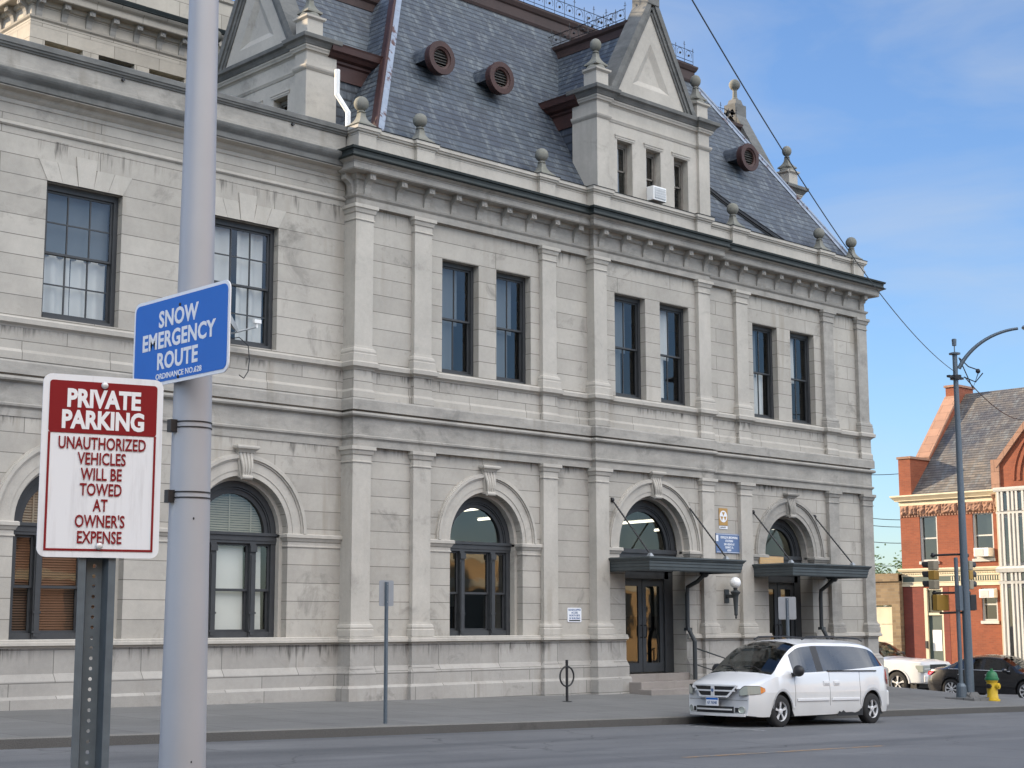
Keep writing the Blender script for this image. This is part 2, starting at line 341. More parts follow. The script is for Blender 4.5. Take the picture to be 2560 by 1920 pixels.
# ------------------------------------------------------------------ mesh builder
class MB:
    def __init__(s): s.v = []; s.f = []; s.mi = []; s.cur = 0
    def add(s, vs, fs):
        o = len(s.v); s.v += [tuple(x) for x in vs]
        for f in fs: s.f.append([o+i for i in f]); s.mi.append(s.cur)
        return s
    def box(s, x0, x1, y0, y1, z0, z1):
        if x0 > x1: x0, x1 = x1, x0
        if y0 > y1: y0, y1 = y1, y0
        if z0 > z1: z0, z1 = z1, z0
        return s.add([(x0,y0,z0),(x1,y0,z0),(x1,y1,z0),(x0,y1,z0),(x0,y0,z1),(x1,y0,z1),(x1,y1,z1),(x0,y1,z1)],
              [(0,3,2,1),(4,5,6,7),(0,1,5,4),(1,2,6,5),(2,3,7,6),(3,0,4,7)])
    def frustum(s, c, z0, z1, h0, h1):
        x, y = c
        return s.add([(x-h0,y-h0,z0),(x+h0,y-h0,z0),(x+h0,y+h0,z0),(x-h0,y+h0,z0),(x-h1,y-h1,z1),(x+h1,y-h1,z1),(x+h1,y+h1,z1),(x-h1,y+h1,z1)],
              [(0,3,2,1),(4,5,6,7),(0,1,5,4),(1,2,6,5),(2,3,7,6),(3,0,4,7)])
    def quad(s, a, b, c, d): return s.add([a, b, c, d], [(0, 1, 2, 3)])
    def poly(s, pts): return s.add(pts, [tuple(range(len(pts)))])
    def prism(s, pts, vec):
        """planar polygon pts pushed along vec, closed"""
        n = len(pts); V = Vector(vec); q = [tuple(Vector(p)+V) for p in pts]
        s.add(list(pts)+q, [tuple(range(n-1, -1, -1)), tuple(range(n, 2*n))] + [(i, (i+1) % n, n+(i+1) % n, n+i) for i in range(n)])
        return s
    def tube(s, pts, r, seg=8, cap=True):
        pts = [Vector(p) for p in pts]; rs = r if isinstance(r, (list, tuple)) else [r]*len(pts)
        rings = []; ref = None
        for i, p in enumerate(pts):
            d = (pts[min(i+1, len(pts)-1)] - pts[max(i-1, 0)]).normalized()
            if ref is None: ref = Vector((0, 0, 1)) if abs(d.z) < .9 else Vector((1, 0, 0))
            a = (ref - d*ref.dot(d)).normalized(); b = d.cross(a); ref = a
            rings.append([p + (a*math.cos(2*math.pi*k/seg) + b*math.sin(2*math.pi*k/seg))*rs[i] for k in range(seg)])
        vs = [q for g in rings for q in g]; fs = []
        for i in range(len(pts)-1):
            for k in range(seg): fs.append((i*seg+k, i*seg+(k+1) % seg, (i+1)*seg+(k+1) % seg, (i+1)*seg+k))
        if cap: fs += [tuple(range(seg-1, -1, -1)), tuple((len(pts)-1)*seg+k for k in range(seg))]
        return s.add(vs, fs)
    def lathe(s, c, prof, seg=20, axis='z'):
        """prof: (radius, height) list"""
        c = Vector(c); vs = []; fs = []
        for r, h in prof:
            for k in range(seg):
                a = 2*math.pi*k/seg; x, y = r*math.cos(a), r*math.sin(a)
                p = {'z': (x, y, h), 'y': (x, h, y), 'x': (h, x, y)}[axis]; vs.append(tuple(c+Vector(p)))
        n = len(prof)
        for i in range(n-1):
            for k in range(seg):
                q = (i*seg+k, i*seg+(k+1) % seg, (i+1)*seg+(k+1) % seg, (i+1)*seg+k); fs.append(q if axis != 'y' else q[::-1])
        if prof[0] == prof[-1]: return s.add(vs, fs)
        e = (tuple(range(seg-1, -1, -1)), tuple((n-1)*seg+k for k in range(seg)))
        fs += list(e) if axis != 'y' else [e[0][::-1], e[1][::-1]]
        return s.add(vs, fs)
    def ball(s, c, r, seg=20, rings=12, sc3=(1, 1, 1)):
        vs = []; fs = []
        for i in range(1, rings):
            t = math.pi*i/rings
            for k in range(seg):
                a = 2*math.pi*k/seg; vs.append((c[0]+r*sc3[0]*math.sin(t)*math.cos(a), c[1]+r*sc3[1]*math.sin(t)*math.sin(a), c[2]+r*sc3[2]*math.cos(t)))
        vs += [(c[0], c[1], c[2]+r*sc3[2]), (c[0], c[1], c[2]-r*sc3[2])]; T = len(vs)-2
        for i in range(rings-2):
            for k in range(seg): fs.append((i*seg+k, (i+1)*seg+k, (i+1)*seg+(k+1) % seg, i*seg+(k+1) % seg))
        for k in range(seg):
            fs.append((T, k, (k+1) % seg)); fs.append((T+1, (rings-2)*seg+(k+1) % seg, (rings-2)*seg+k))
        return s.add(vs, fs)
    def sweep(s, path, prof, closed_ends=True):
        """moulding: plan path [(x,y)..] walked left to right with outside on the right hand; prof [(offset,z)..] bottom to top"""
        P = [Vector((p[0], p[1])) for p in path]; n = len(P); rows = []
        for i in range(n):
            ds = []
            if i > 0: ds.append((P[i]-P[i-1]).normalized())
            if i < n-1: ds.append((P[i+1]-P[i]).normalized())
            ns = [Vector((d.y, -d.x)) for d in ds]
            m = ns[0] if len(ns) == 1 else (ns[0]+ns[1])/(1+ns[0].dot(ns[1]))
            rows.append([(P[i].x+m.x*o, P[i].y+m.y*o, z) for o, z in prof])
        k = len(prof); vs = [q for r in rows for q in r]; fs = []
        for i in range(n-1):
            for j in range(k-1): fs.append((i*k+j, (i+1)*k+j, (i+1)*k+j+1, i*k+j+1))
        if closed_ends: fs += [tuple(range(k))[::-1], tuple((n-1)*k+j for j in range(k))]
        return s.add(vs, fs)
    def arch(s, cx, zs, y, r0, r1, proj, seg=28, a0=0, a1=180, depth=0.05):
        """ring segment r0..r1 standing proud of plane y by proj (towards -y)"""
        vs = []; fs = []
        for i in range(seg+1):
            a = R(a0+(a1-a0)*i/seg); c, sn = math.cos(a), math.sin(a)
            for r, yy in ((r0, y+depth), (r0, y-proj), (r1, y-proj), (r1, y+depth)): vs.append((cx+r*c, yy, zs+r*sn))
        for i in range(seg):
            for j in range(3): fs.append((i*4+j, i*4+j+1, (i+1)*4+j+1, (i+1)*4+j))
        fs += [(0, 3, 2, 1), (seg*4, seg*4+1, seg*4+2, seg*4+3)]
        return s.add(vs, fs)
    def build(s, name, mat, parent=None, smooth=False, bevel=0.0, loc=None, rot=None):
        me = bpy.data.meshes.new(name); me.from_pydata(s.v, [], s.f)
        mats = mat if isinstance(mat, (list, tuple)) else [mat]
        for m in mats: me.materials.append(M[m] if isinstance(m, str) else m)
        if len(mats) > 1: me.polygons.foreach_set('material_index', s.mi)
        bm = bmesh.new(); bm.from_mesh(me); bmesh.ops.recalc_face_normals(bm, faces=bm.faces[:]); bm.to_mesh(me); bm.free()
        auto_uv(me)
        if smooth:
            me.polygons.foreach_set('use_smooth', [True]*len(me.polygons))
            try: me.set_sharp_from_angle(angle=R(38))
            except Exception: pass
        o = bpy.data.objects.new(name, me); col.objects.link(o)
        if parent: o.parent = parent
        if loc: o.location = loc
        if rot: o.rotation_euler = rot
        if bevel:
            b = o.modifiers.new('bevel', 'BEVEL'); b.width = bevel; b.segments = 2; b.limit_method = 'ANGLE'; b.angle_limit = R(40)
        return o

def auto_uv(me):
    """planar UV per face in metres: u level along the face, v up its slope"""
    uv = me.uv_layers.new(name='UVMap'); Z = Vector((0, 0, 1)); vs = me.vertices; data = uv.data
    for p in me.polygons:
        n = p.normal
        if abs(n.z) > .97: t, b = Vector((1, 0, 0)), Vector((0, 1, 0))
        else: t = Z.cross(n).normalized(); b = n.cross(t)
        for li in p.loop_indices:
            c = vs[me.loops[li].vertex_index].co; data[li].uv = (c.dot(t), c.dot(b))

def thing(name, label, cat, loc=(0, 0, 0), rz=0.0, group=None):
    o = bpy.data.objects.new(name, None); col.objects.link(o); o.empty_display_size = .3
    o.location = loc; o.rotation_euler = (0, 0, rz); o['label'] = label; o['category'] = cat
    if group: o['group'] = group
    return o
def tag(o, label, cat, group=None):
    o['label'] = label; o['category'] = cat
    if group: o['group'] = group
    return o
def structure(o): o['kind'] = 'structure'; return o
def copy_tree(o, parent=None):
    c = o.copy(); col.objects.link(c)
    if parent: c.parent = parent
    for ch in list(o.children): copy_tree(ch, c)
    return c

def wall(mb, y, x0, x1, z0, z1, holes, depth=.3, flip=1):
    """front wall plane at y with openings (loops of (x,z)) and their reveals going back by depth"""
    bm = bmesh.new()
    def loop(pts):
        vs_ = [bm.verts.new((p[0], y, p[1])) for p in pts]
        return [bm.edges.new((vs_[i], vs_[(i+1) % len(vs_)])) for i in range(len(vs_))]
    es = loop([(x0, z0), (x1, z0), (x1, z1), (x0, z1)])
    for h in holes: es += loop(h)
    bmesh.ops.triangle_fill(bm, edges=es, use_beauty=True, normal=(0, -1, 0))
    bmesh.ops.recalc_face_normals(bm, faces=bm.faces[:])
    bm.verts.index_update()
    mb.add([v.co for v in bm.verts], [[v.index for v in f.verts] for f in bm.faces]); bm.free()
    for h in holes:
        n = len(h)
        mb.add([(p[0], y, p[1]) for p in h]+[(p[0], y+depth, p[1]) for p in h], [(i, (i+1) % n, n+(i+1) % n, n+i) for i in range(n)])
def rect(x0, x1, z0, z1): return [(x0, z0), (x1, z0), (x1, z1), (x0, z1)]
def archloop(cx, r, zb, zs, seg=24):
    return [(cx-r, zb), (cx+r, zb)] + [(cx+r*math.cos(R(180*i/seg)), zs+r*math.sin(R(180*i/seg))) for i in range(seg+1)]

def text(body, size, mat, parent, M4, name='lettering', bold=0.0, sx=1.0, depth=.001, align='CENTER', spacing=1.0):
    """raised lettering as a real mesh; M4 places the text plane (x right, y up)"""
    cu = bpy.data.curves.new('lettering', 'FONT'); cu.body = body; cu.size = size; cu.align_x = align; cu.align_y = 'CENTER'
    cu.extrude = depth; cu.offset = bold; cu.space_character = spacing; cu.resolution_u = 3
    t = bpy.data.objects.new('tmp', cu); col.objects.link(t)
    bpy.context.view_layer.update()
    me = bpy.data.meshes.new_from_object(t.evaluated_get(bpy.context.evaluated_depsgraph_get()))
    bpy.data.objects.remove(t); bpy.data.curves.remove(cu)
    me.transform(M4 @ Matrix.Diagonal((sx, 1, 1, 1)))
    me.materials.clear(); me.materials.append(M[mat])
    o = bpy.data.objects.new(name, me); col.objects.link(o)
    if parent: o.parent = parent
    return o
def frame_m(o, xd, yd):
    """matrix with origin o, x axis xd, y axis yd"""
    x = Vector(xd).normalized(); y = Vector(yd).normalized(); z = x.cross(y)
    return Matrix(((x.x, y.x, z.x, o[0]), (x.y, y.y, z.y, o[1]), (x.z, y.z, z.z, o[2]), (0, 0, 0, 1)))
def front_m(x, y, z): return frame_m((x, y, z), (1, 0, 0), (0, 0, 1))

# ================================================================== GROUND
def gz(x): return -1.525 - .0205*max(-60, min(47, x))
XS = [-400, -200, -60, -20, 0, 20, 47, 60, 200, 700]
def sheet(name, xs, ys, zf, mat):
    mb = MB()
    for i in range(len(xs)-1):
        for j in range(len(ys)-1):
            mb.quad(*[(x, y, zf(x, y)) for x, y in ((xs[i], ys[j]), (xs[i+1], ys[j]), (xs[i+1], ys[j+1]), (xs[i], ys[j+1]))])
    return structure(mb.build(name, mat))
sheet('ground', XS, [-500, 0, 30, 60, 800], lambda x, y: gz(x)-.25, 'concrete')
sheet('road', [-200, -60, -20, 0, 20, 45.3, 47, 57, 60, 160], [-7, 5, 15, 21.46], lambda x, y: gz(x)-.004, 'asphalt')
sheet('cross_street', [45.2, 47, 56.2], [21.46, 40, 60, 150], lambda x, y: gz(x)-.004, 'asphalt')
def zk(x): return gz(x) + .15
def zw(x):
    if x <= 42: return -1.44 - .0105*x
    t = min(1, (x-42)/3.1); return -1.881*(1-t) + zk(x)*t
def zs(x, y): t = max(0, min(1, (y-21.62)/6.4)); return zk(x)*(1-t) + zw(x)*t
sheet('sidewalk', [-60, -20, 0, 5, 10, 15, 20, 25, 30, 35, 40, 42, 43, 44, 45.1], [21.62, 23.5, 25.5, 28.02, 28.7, 40, 150], zs, 'concrete')
kb = MB(); xs = [-60, -20, 0, 10, 20, 30, 40, 45.3]
for a, b in zip(xs, xs[1:]):
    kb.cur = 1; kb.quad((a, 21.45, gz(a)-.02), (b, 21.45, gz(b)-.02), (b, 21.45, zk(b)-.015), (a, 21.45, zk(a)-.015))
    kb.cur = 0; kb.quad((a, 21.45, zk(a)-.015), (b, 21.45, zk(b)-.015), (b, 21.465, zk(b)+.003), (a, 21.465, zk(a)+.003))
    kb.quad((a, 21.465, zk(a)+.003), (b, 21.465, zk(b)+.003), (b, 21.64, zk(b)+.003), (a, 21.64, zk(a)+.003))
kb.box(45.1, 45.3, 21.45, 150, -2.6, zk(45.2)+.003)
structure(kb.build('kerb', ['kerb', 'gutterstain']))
sheet('far_sidewalk', [56.2, 58, 90], [-7, 21.4, 150], lambda x, y: gz(60)+.17, 'concrete')
mk = MB(); mk.quad((17.6, 14.87, gz(17.6)), (22.6, 14.85, gz(22.6)), (22.6, 14.97, gz(22.6)), (17.6, 14.99, gz(17.6)))
structure(mk.build('centre_line', 'paint_orange'))
mk = MB()
for x in (8.2, 24.65):
    mk.quad((x, 18.9, gz(x)), (x+.10, 18.9, gz(x)), (x+.10, 21.0, gz(x)), (x, 21.0, gz(x)))
structure(mk.build('parking_line', 'paint_white'))

# ================================================================== POST OFFICE
YW, YP, YC, YCP, YN = 28.0, 27.88, 27.85, 27.73, 28.3      # side bays, their pilasters, centre bay, its pilasters, wing
XL, XR = 21.68, 42.18
PO = thing('post_office', 'grey limestone post office with arched ground floor, slate mansard roof and gabled dormers', 'building', (31.9, 28.0, -1.75))
PO.location = (0, 0, 0)
def part(mb, name, mat, parent=None, **k): return mb.build(name, mat, parent or PO, **k)

PIL = [(21.68, 22.20), (23.45, 23.98), (27.69, 28.19), (29.44, 29.92), (33.69, 34.20), (35.57, 36.09), (39.85, 40.36), (41.66, 42.18)]
def pface(i): return YCP if i in (3, 4) else YP
def path_break(wing_end=True):
    """plan line that steps out round every pilaster"""
    p = [(XL, 28.6)] if wing_end else []
    p += [(XL, YP), (22.20, YP), (22.20, YW)]
    for i in (1, 2): a, b = PIL[i]; p += [(a, YW), (a, YP), (b, YP), (b, YW)]
    p += [(PIL[3][0], YW), (PIL[3][0], YCP), (PIL[3][1], YCP), (PIL[3][1], YC), (PIL[4][0], YC), (PIL[4][0], YCP), (PIL[4][1], YCP), (PIL[4][1], YW)]
    for i in (5, 6): a, b = PIL[i]; p += [(a, YW), (a, YP), (b, YP), (b, YW)]
    p += [(PIL[7][0], YW), (PIL[7][0], YP), (XR, YP), (XR, 37.4)]
    return p
PB = path_break()
PE = [(XL, 28.6), (XL, YP), (PIL[3][0], YP), (PIL[3][0], YCP), (PIL[4][1], YCP), (PIL[4][1], YP), (XR, YP), (XR, 37.4)]   # entablature plan
PWING = [(-14, YN), (XL-.002, YN)]; PW2 = [(-14, YN-.018), (XL-.002, YN-.018)]

# --- openings
CX1, R1, CX2, R2, CX3, R3, ZS = 25.88, 1.19, 31.83, 1.42, 37.98, 1.19, 1.95
UP1 = [(24.41, 25.60), (26.19, 27.38)]; UP2 = [(30.35, 31.575), (32.17, 33.39)]; UP3 = [(36.456, 37.64), (38.283, 39.49)]
ZH, ZI = 8.70, 5.925
DT = -1.30                                                   # door threshold
mb = MB()
wall(mb, YW, XL, PIL[3][0]+.02, -.30, 4.0, [archloop(CX1, R1, -.285, ZS)], .34)
def doorhole(cx, r, n):
    return [(cx-r+n, DT), (cx+r-n, DT), (cx+r-n, 1.5), (cx+r, 1.5)] + archloop(cx, r, 1.5, ZS)[2:] + [(cx-r, 1.5), (cx-r+n, 1.5)]
wall(mb, YC, PIL[3][0], PIL[4][1], -2.6, 4.0, [doorhole(CX2, R2, .22)], .45)
wall(mb, YW, PIL[4][1]-.02, XR, -2.6, 4.0, [doorhole(CX3, R3, .12)], .45)
mb.quad((XR-.001, YW, -.30), (XR-.001, 37.4, -.30), (XR-.001, 37.4, 4.0), (XR-.001, YW, 4.0))
part(mb, 'ground_storey_wall', 'ashlar_low')
mb = MB()
wall(mb, YW, XL, PIL[3][0]+.02, 5.0, 9.6, [rect(a, b, ZI, ZH) for a, b in UP1], .32)
wall(mb, YC, PIL[3][0], PIL[4][1], 5.0, 9.6, [rect(a, b, ZI, ZH) for a, b in UP2], .32)
wall(mb, YW, PIL[4][1]-.02, XR, 5.0, 9.6, [rect(a, b, ZI, ZH) for a, b in UP3], .32)
mb.quad((XR-.001, YW, 5.0), (XR-.001, 37.4, 5.0), (XR-.001, 37.4, 9.6), (XR-.001, YW, 9.6))
part(mb, 'upper_storey_wall', 'ashlar_up')
# wing walls
WX1, WX2, WR = 15.08, 19.06, 1.19
mb = MB(); wall(mb, YN, -14, XL, -.30, 4.0, [archloop(WX1-4*k, WR, -.285, ZS) for k in range(0, 4)]+[archloop(WX2, WR, -.285, ZS)], .34)
part(mb, 'wing_ground_wall', 'ashlar_low')
WUP = [(14.27, 15.955), (18.15, 19.845), (10.3, 11.98), (6.35, 8.0)]
mb = MB(); wall(mb, YN, -14, XL, 4.0, 10.3, [rect(a, b, 5.955, 8.715) for a, b in WUP], .32)
part(mb, 'wing_upper_wall', 'ashlar_up')

# --- plinth: three receding courses under a water table, cut at the two doors
def cut(path, gaps):
    """split a left-to-right plan path at x gaps"""
    out = []; cur = []
    def inside(x): return any(a < x < b for a, b in gaps)
    for i, p in enumerate(path):
        if i and abs(path[i][1]-path[i-1][1]) < 1e-6 and path[i][0] > path[i-1][0]:
            for a, b in gaps:
                if path[i-1][0] < a and path[i][0] > b and True:
                    cur.append((a, p[1])); out.append(cur); cur = [(b, p[1])]
        cur.append(p)
    out.append(cur); return out
DG = [(CX2-R2+.213, CX2+R2-.213), (CX3-R3+.113, CX3+R3-.113)]
plinth = [(-.4, -2.6), (.21, -2.6), (.21, -1.40), (.16, -1.345), (.12, -1.345), (.12, -1.07), (.03, -.94), (.02, -.93), (.02, -.45), (-.4, -.45)]
mb = MB()
for seg in cut(PB, DG): mb.sweep(seg, plinth)
mb.sweep(PWING, [(o-.02 if o > 0 else o, z) for o, z in plinth])
part(mb, 'plinth', 'ashlar_base')
wt = [(-.4, -.45), (.03, -.45), (.03, -.42), (.11, -.40), (.11, -.345), (.09, -.335), (.09, -.30), (.05, -.283), (-.4, -.283)]
mb = MB()
for seg in cut(PB, DG): mb.sweep(seg, wt)
mb.sweep(PWING, wt); part(mb, 'water_table', 'trim')

# --- pilasters, each with base, shaft and capital
for i, (a, b) in enumerate(PIL):
    yf = pface(i); yb = YW
    if i == 0: yb = 28.55
    mt = 'trim_dirty' if i >= 6 else 'trim'
    for lo in (True, False):
        zb, zt = (-.283, 3.952) if lo else (5.885, 9.535)
        m = MB(); P = [(a, yb+.02), (a, yf), (b, yf), (b, yb+.02)] if i < 7 else [(a, yb+.02), (a, yf), (b, yf), (b, 28.5)]
        bh = .33 if lo else .37
        m.sweep(P, [(0, zb), (.075, zb), (.075, zb+bh*.45), (.055, zb+bh*.5), (.065, zb+bh*.62), (.05, zb+bh*.78), (.02, zb+bh*.84), (.012, zb+bh), (0, zb+bh)])
        m.sweep(P, [(-.01, zb+bh), (0, zb+bh), (0, zt-.355), (-.01, zt-.355)])
        m.sweep(P, [(-.01, zt-.36), (.022, zt-.36), (.022, zt-.335), (.005, zt-.325), (.005, zt-.20), (.03, zt-.18), (.055, zt-.10), (.085, zt-.08), (.085, zt), (-.01, zt)])
        part(m, 'pilaster', mt)

# --- lower entablature and the pedestal course above it
low_ent = [(-.55, 3.952), (0, 3.952), (0, 4.10), (.012, 4.12), (.045, 4.15), (.05, 4.19), (0, 4.215), (0, 4.60), (.02, 4.615), (.085, 4.64), (.10, 4.675), (.085, 4.715), (.03, 4.735), (-.55, 4.735)]
mb = MB(); mb.sweep(PE, low_ent); mb.sweep(PW2, low_ent); part(mb, 'string_course', 'trim_dirty', smooth=False)
mb = MB()
ped = [(-.55, 4.742), (-.02, 4.742), (-.02, 4.775), (.075, 4.775), (.075, 5.0), (.05, 5.045), (-.55, 5.045)]
mb.sweep(PE, ped); mb.sweep(PWING, ped); part(mb, 'blocking_course', 'trim_dirty')
mb = MB(); die = [(-.3, 5.047), (.045, 5.047), (.045, 5.20), (.012, 5.26), (.008, 5.69), (-.3, 5.69)]
mb.sweep(PB, die); mb.sweep(PW2, die); part(mb, 'pedestal_course', 'ashlar_ped')
mb = MB(); sill = [(-.3, 5.69), (.03, 5.69), (.05, 5.72), (.12, 5.76), (.13, 5.85), (.10, 5.86), (.09, 5.885), (-.05, 5.915), (-.3, 5.915)]
mb.sweep(PB, sill); mb.sweep(PWING, sill); part(mb, 'sill_course', 'trim')

# --- main entablature, brackets, gutter, parapet
def main_ent(path, dz=0, name='entablature', par=None):
    m = MB()
    m.sweep(path, [(q, z+dz) for q, z in [(-.7, 9.533), (0, 9.533), (0, 9.69), (.012, 9.70), (.045, 9.735), (.06, 9.78), (0, 9.80), (-.03, 9.80), (-.03, 10.12), (.02, 10.14), (.05, 10.20), (.055, 10.255), (.30, 10.262), (.31, 10.285), (.32, 10.285), (.32, 10.415), (.335, 10.425), (.335, 10.445), (.36, 10.455), (.40, 10.475), (.43, 10.495), (-.7, 10.498)]])
    e = part(m, name, 'trim_dirty')
    g = MB(); g.sweep(path, [(q, z+dz) for q, z in [(-.5, 10.50), (.455, 10.50), (.475, 10.512), (.485, 10.53), (.43, 10.565), (.42, 10.61), (.43, 10.67), (.47, 10.685), (.485, 10.735), (.45, 10.75), (.05, 10.775), (-.5, 10.775)]])
    part(g, 'gutter', 'gutter'); return e
main_ent(PE)
def bracket_mesh():
    m = MB(); w = .085
    prof = [(0, 0), (.035, 0), (.05, .05), (.06, .14), (.09, .22), (.16, .285), (.235, .315), (.245, .325), (.245, .455), (0, .455)]   # (outward, up)
    m.prism([(-w, -o, z) for o, z in prof], (2*w, 0, 0))
    m.box(-w-.018, w+.018, -.262, -.0, .44, .462)
    m.ball((0, -.246, .385), .045, 10, 6, (1, .35, 1))
    return m
br0 = bracket_mesh().build('bracket', 'trim_dirty', PO)
BX = [22.00, 22.95, 23.80, 24.66, 25.50, 26.35, 27.20, 28.05, 28.92, 29.72, 30.60, 31.46, 32.32, 33.18, 34.02, 34.92, 35.80, 36.66, 37.52, 38.38, 39.25, 40.12, 41.02, 41.92]
for i, x in enumerate(BX):
    o = br0 if i == 0 else br0.copy()
    if i: col.objects.link(o); o.parent = PO
    o.location = (x, (YCP if PIL[3][0] < x < PIL[4][1] else YP)+.03, 9.80)
for y in (28.02,):
    o = br0.copy(); col.objects.link(o); o.parent = PO; o.location = (XL+.03, 28.1, 9.80); o.rotation_euler = (0, 0, R(-90))
for k in range(4):
    o = br0.copy(); col.objects.link(o); o.parent = PO; o.location = (XR-.03, 28.1+.86*k, 9.80); o.rotation_euler = (0, 0, R(90))
# parapet with pedestals
PPP = [(XL+.05, 28.6), (XL+.05, YP), (22.25, YP), (22.25, YW-.02)]
for a, b in ((23.5, 24.06), (27.62, 28.18)): PPP += [(a, YW-.02), (a, YP), (b, YP), (b, YW-.02)]
PPP += [(29.46, YW-.02), (29.46, YCP), (30.1, YCP), (30.1, YC-.02), (33.72, YC-.02), (33.72, YCP), (34.3, YCP), (34.3, YW-.02)]
for a, b in ((35.5, 36.15), (39.8, 40.42)): PPP += [(a, YW-.02), (a, YP), (b, YP), (b, YW-.02)]
PPP += [(41.6, YW-.02), (41.6, YP), (XR-.02, YP), (XR-.02, 37.4)]
mb = MB(); mb.sweep(PPP, [(-.42, 10.7), (.03, 10.7), (.03, 10.80), (0, 10.82), (0, 11.22), (.012, 11.235), (.012, 11.26), (.05, 11.285), (.06, 11.32), (.085, 11.335), (.085, 11.42), (-.42, 11.44)])
part(mb, 'parapet', 'trim')
mb = MB(); mb.sweep(PPP, [(-.44, 11.44), (.10, 11.422), (.105, 11.432), (.05, 11.447), (-.44, 11.462)]); part(mb, 'parapet_flashing', 'gutter')

def finial_mesh(s=1.0):
    m = MB()
    m.frustum((0, 0), 0, .05*s, .26*s, .25*s)
    n = 7
    for i in range(n):
        t0, t1 = i/n, (i+1)/n; f = lambda t: (.075 + .165*(1-t)**2.3)*s
        m.frustum((0, 0), (.05+.30*t0)*s, (.05+.30*t1)*s, f(t0), f(t1))
    m.lathe((0, 0, 0), [(.075*s, .34*s), (.075*s, .36*s), (.10*s, .37*s), (.10*s, .395*s), (.07*s, .41*s), (.07*s, .43*s)], 16)
    m.ball((0, 0, .585*s), .178*s, 20, 12)
    return m
fin0 = finial_mesh().build('finial', 'finial', PO, smooth=True)
for i, x in enumerate((21.98, 23.78, 27.92, 35.82, 40.12, 41.86)):
    o = fin0 if i == 0 else fin0.copy()
    if i: col.objects.link(o); o.parent = PO
    o.location = (x, 28.12, 11.45)

# --- wing cornice and parapet
mb = MB()
mb.sweep(PWING, [(-.3, 9.66), (.02, 9.66), (.05, 9.69), (.05, 9.72), (.03, 9.73), (.03, 9.75), (0, 9.77), (0, 9.775), (-.3, 9.775)])
mb.sweep(PWING, [(-.3, 10.12), (.02, 10.12), (.03, 10.16), (.03, 10.20), (.05, 10.21), (.10, 10.25), (.13, 10.31), (.30, 10.345), (.30, 10.36), (-.3, 10.36)])
part(mb, 'wing_string', 'trim')
mb = MB()
mb.sweep(PWING, [(-.3, 10.362), (.31, 10.362), (.33, 10.38), (.33, 10.48), (.34, 10.50), (.36, 10.52), (.40, 10.57), (.42, 10.61), (.43, 10.655), (.43, 10.68), (.0, 10.80), (-.3, 10.80)])
part(mb, 'wing_cornice', 'coping')
mb = MB(); mb.sweep(PWING, [(-.35, 10.8), (.03, 10.8), (.03, 10.90), (0, 10.915), (0, 11.22), (-.35, 11.22)]); part(mb, 'wing_parapet', 'trim_dirty')
mb = MB(); mb.sweep(PWING, [(-.42, 11.222), (.03, 11.222), (.04, 11.25), (.07, 11.27), (.075, 11.30), (.10, 11.32), (.10, 11.42), (.04, 11.455), (-.42, 11.455)]); part(mb, 'wing_coping', 'coping')
mb = MB(); mb.box(-14, 31, 28.6, 38, 10.75, 10.85); part(mb, 'wing_roof', 'gutter')
for x in (15.85, 20.15):
    mb = MB(); mb.tube([(x, YN-.06, 11.17), (x, YN+.2, 11.17)], .035, 10); part(mb, 'scupper', 'black')

# --- keystones over the wing windows and the flat arches
for a, b in WUP[:2]:
    mb = MB(); c = (a+b)/2; y = YN
    mb.prism([(c-.165, y+.05, 8.715), (c+.165, y+.05, 8.715), (c+.235, y+.05, 9.32), (c-.235, y+.05, 9.32)], (0, -.075, 0))
    for s in (-1, 1):
        for k in range(2):
            b0, t0 = .17+.335*k, .245+.40*k; b1, t1 = .165+.335*(k+1), .235+.40*(k+1)
            mb.prism([(c+s*b0, y+.05, 8.715), (c+s*b1, y+.05, 8.715), (c+s*t1, y+.05, 9.12), (c+s*t0, y+.05, 9.12)][::s], (0, -.062, 0))
    part(mb, 'flat_arch', 'trim')

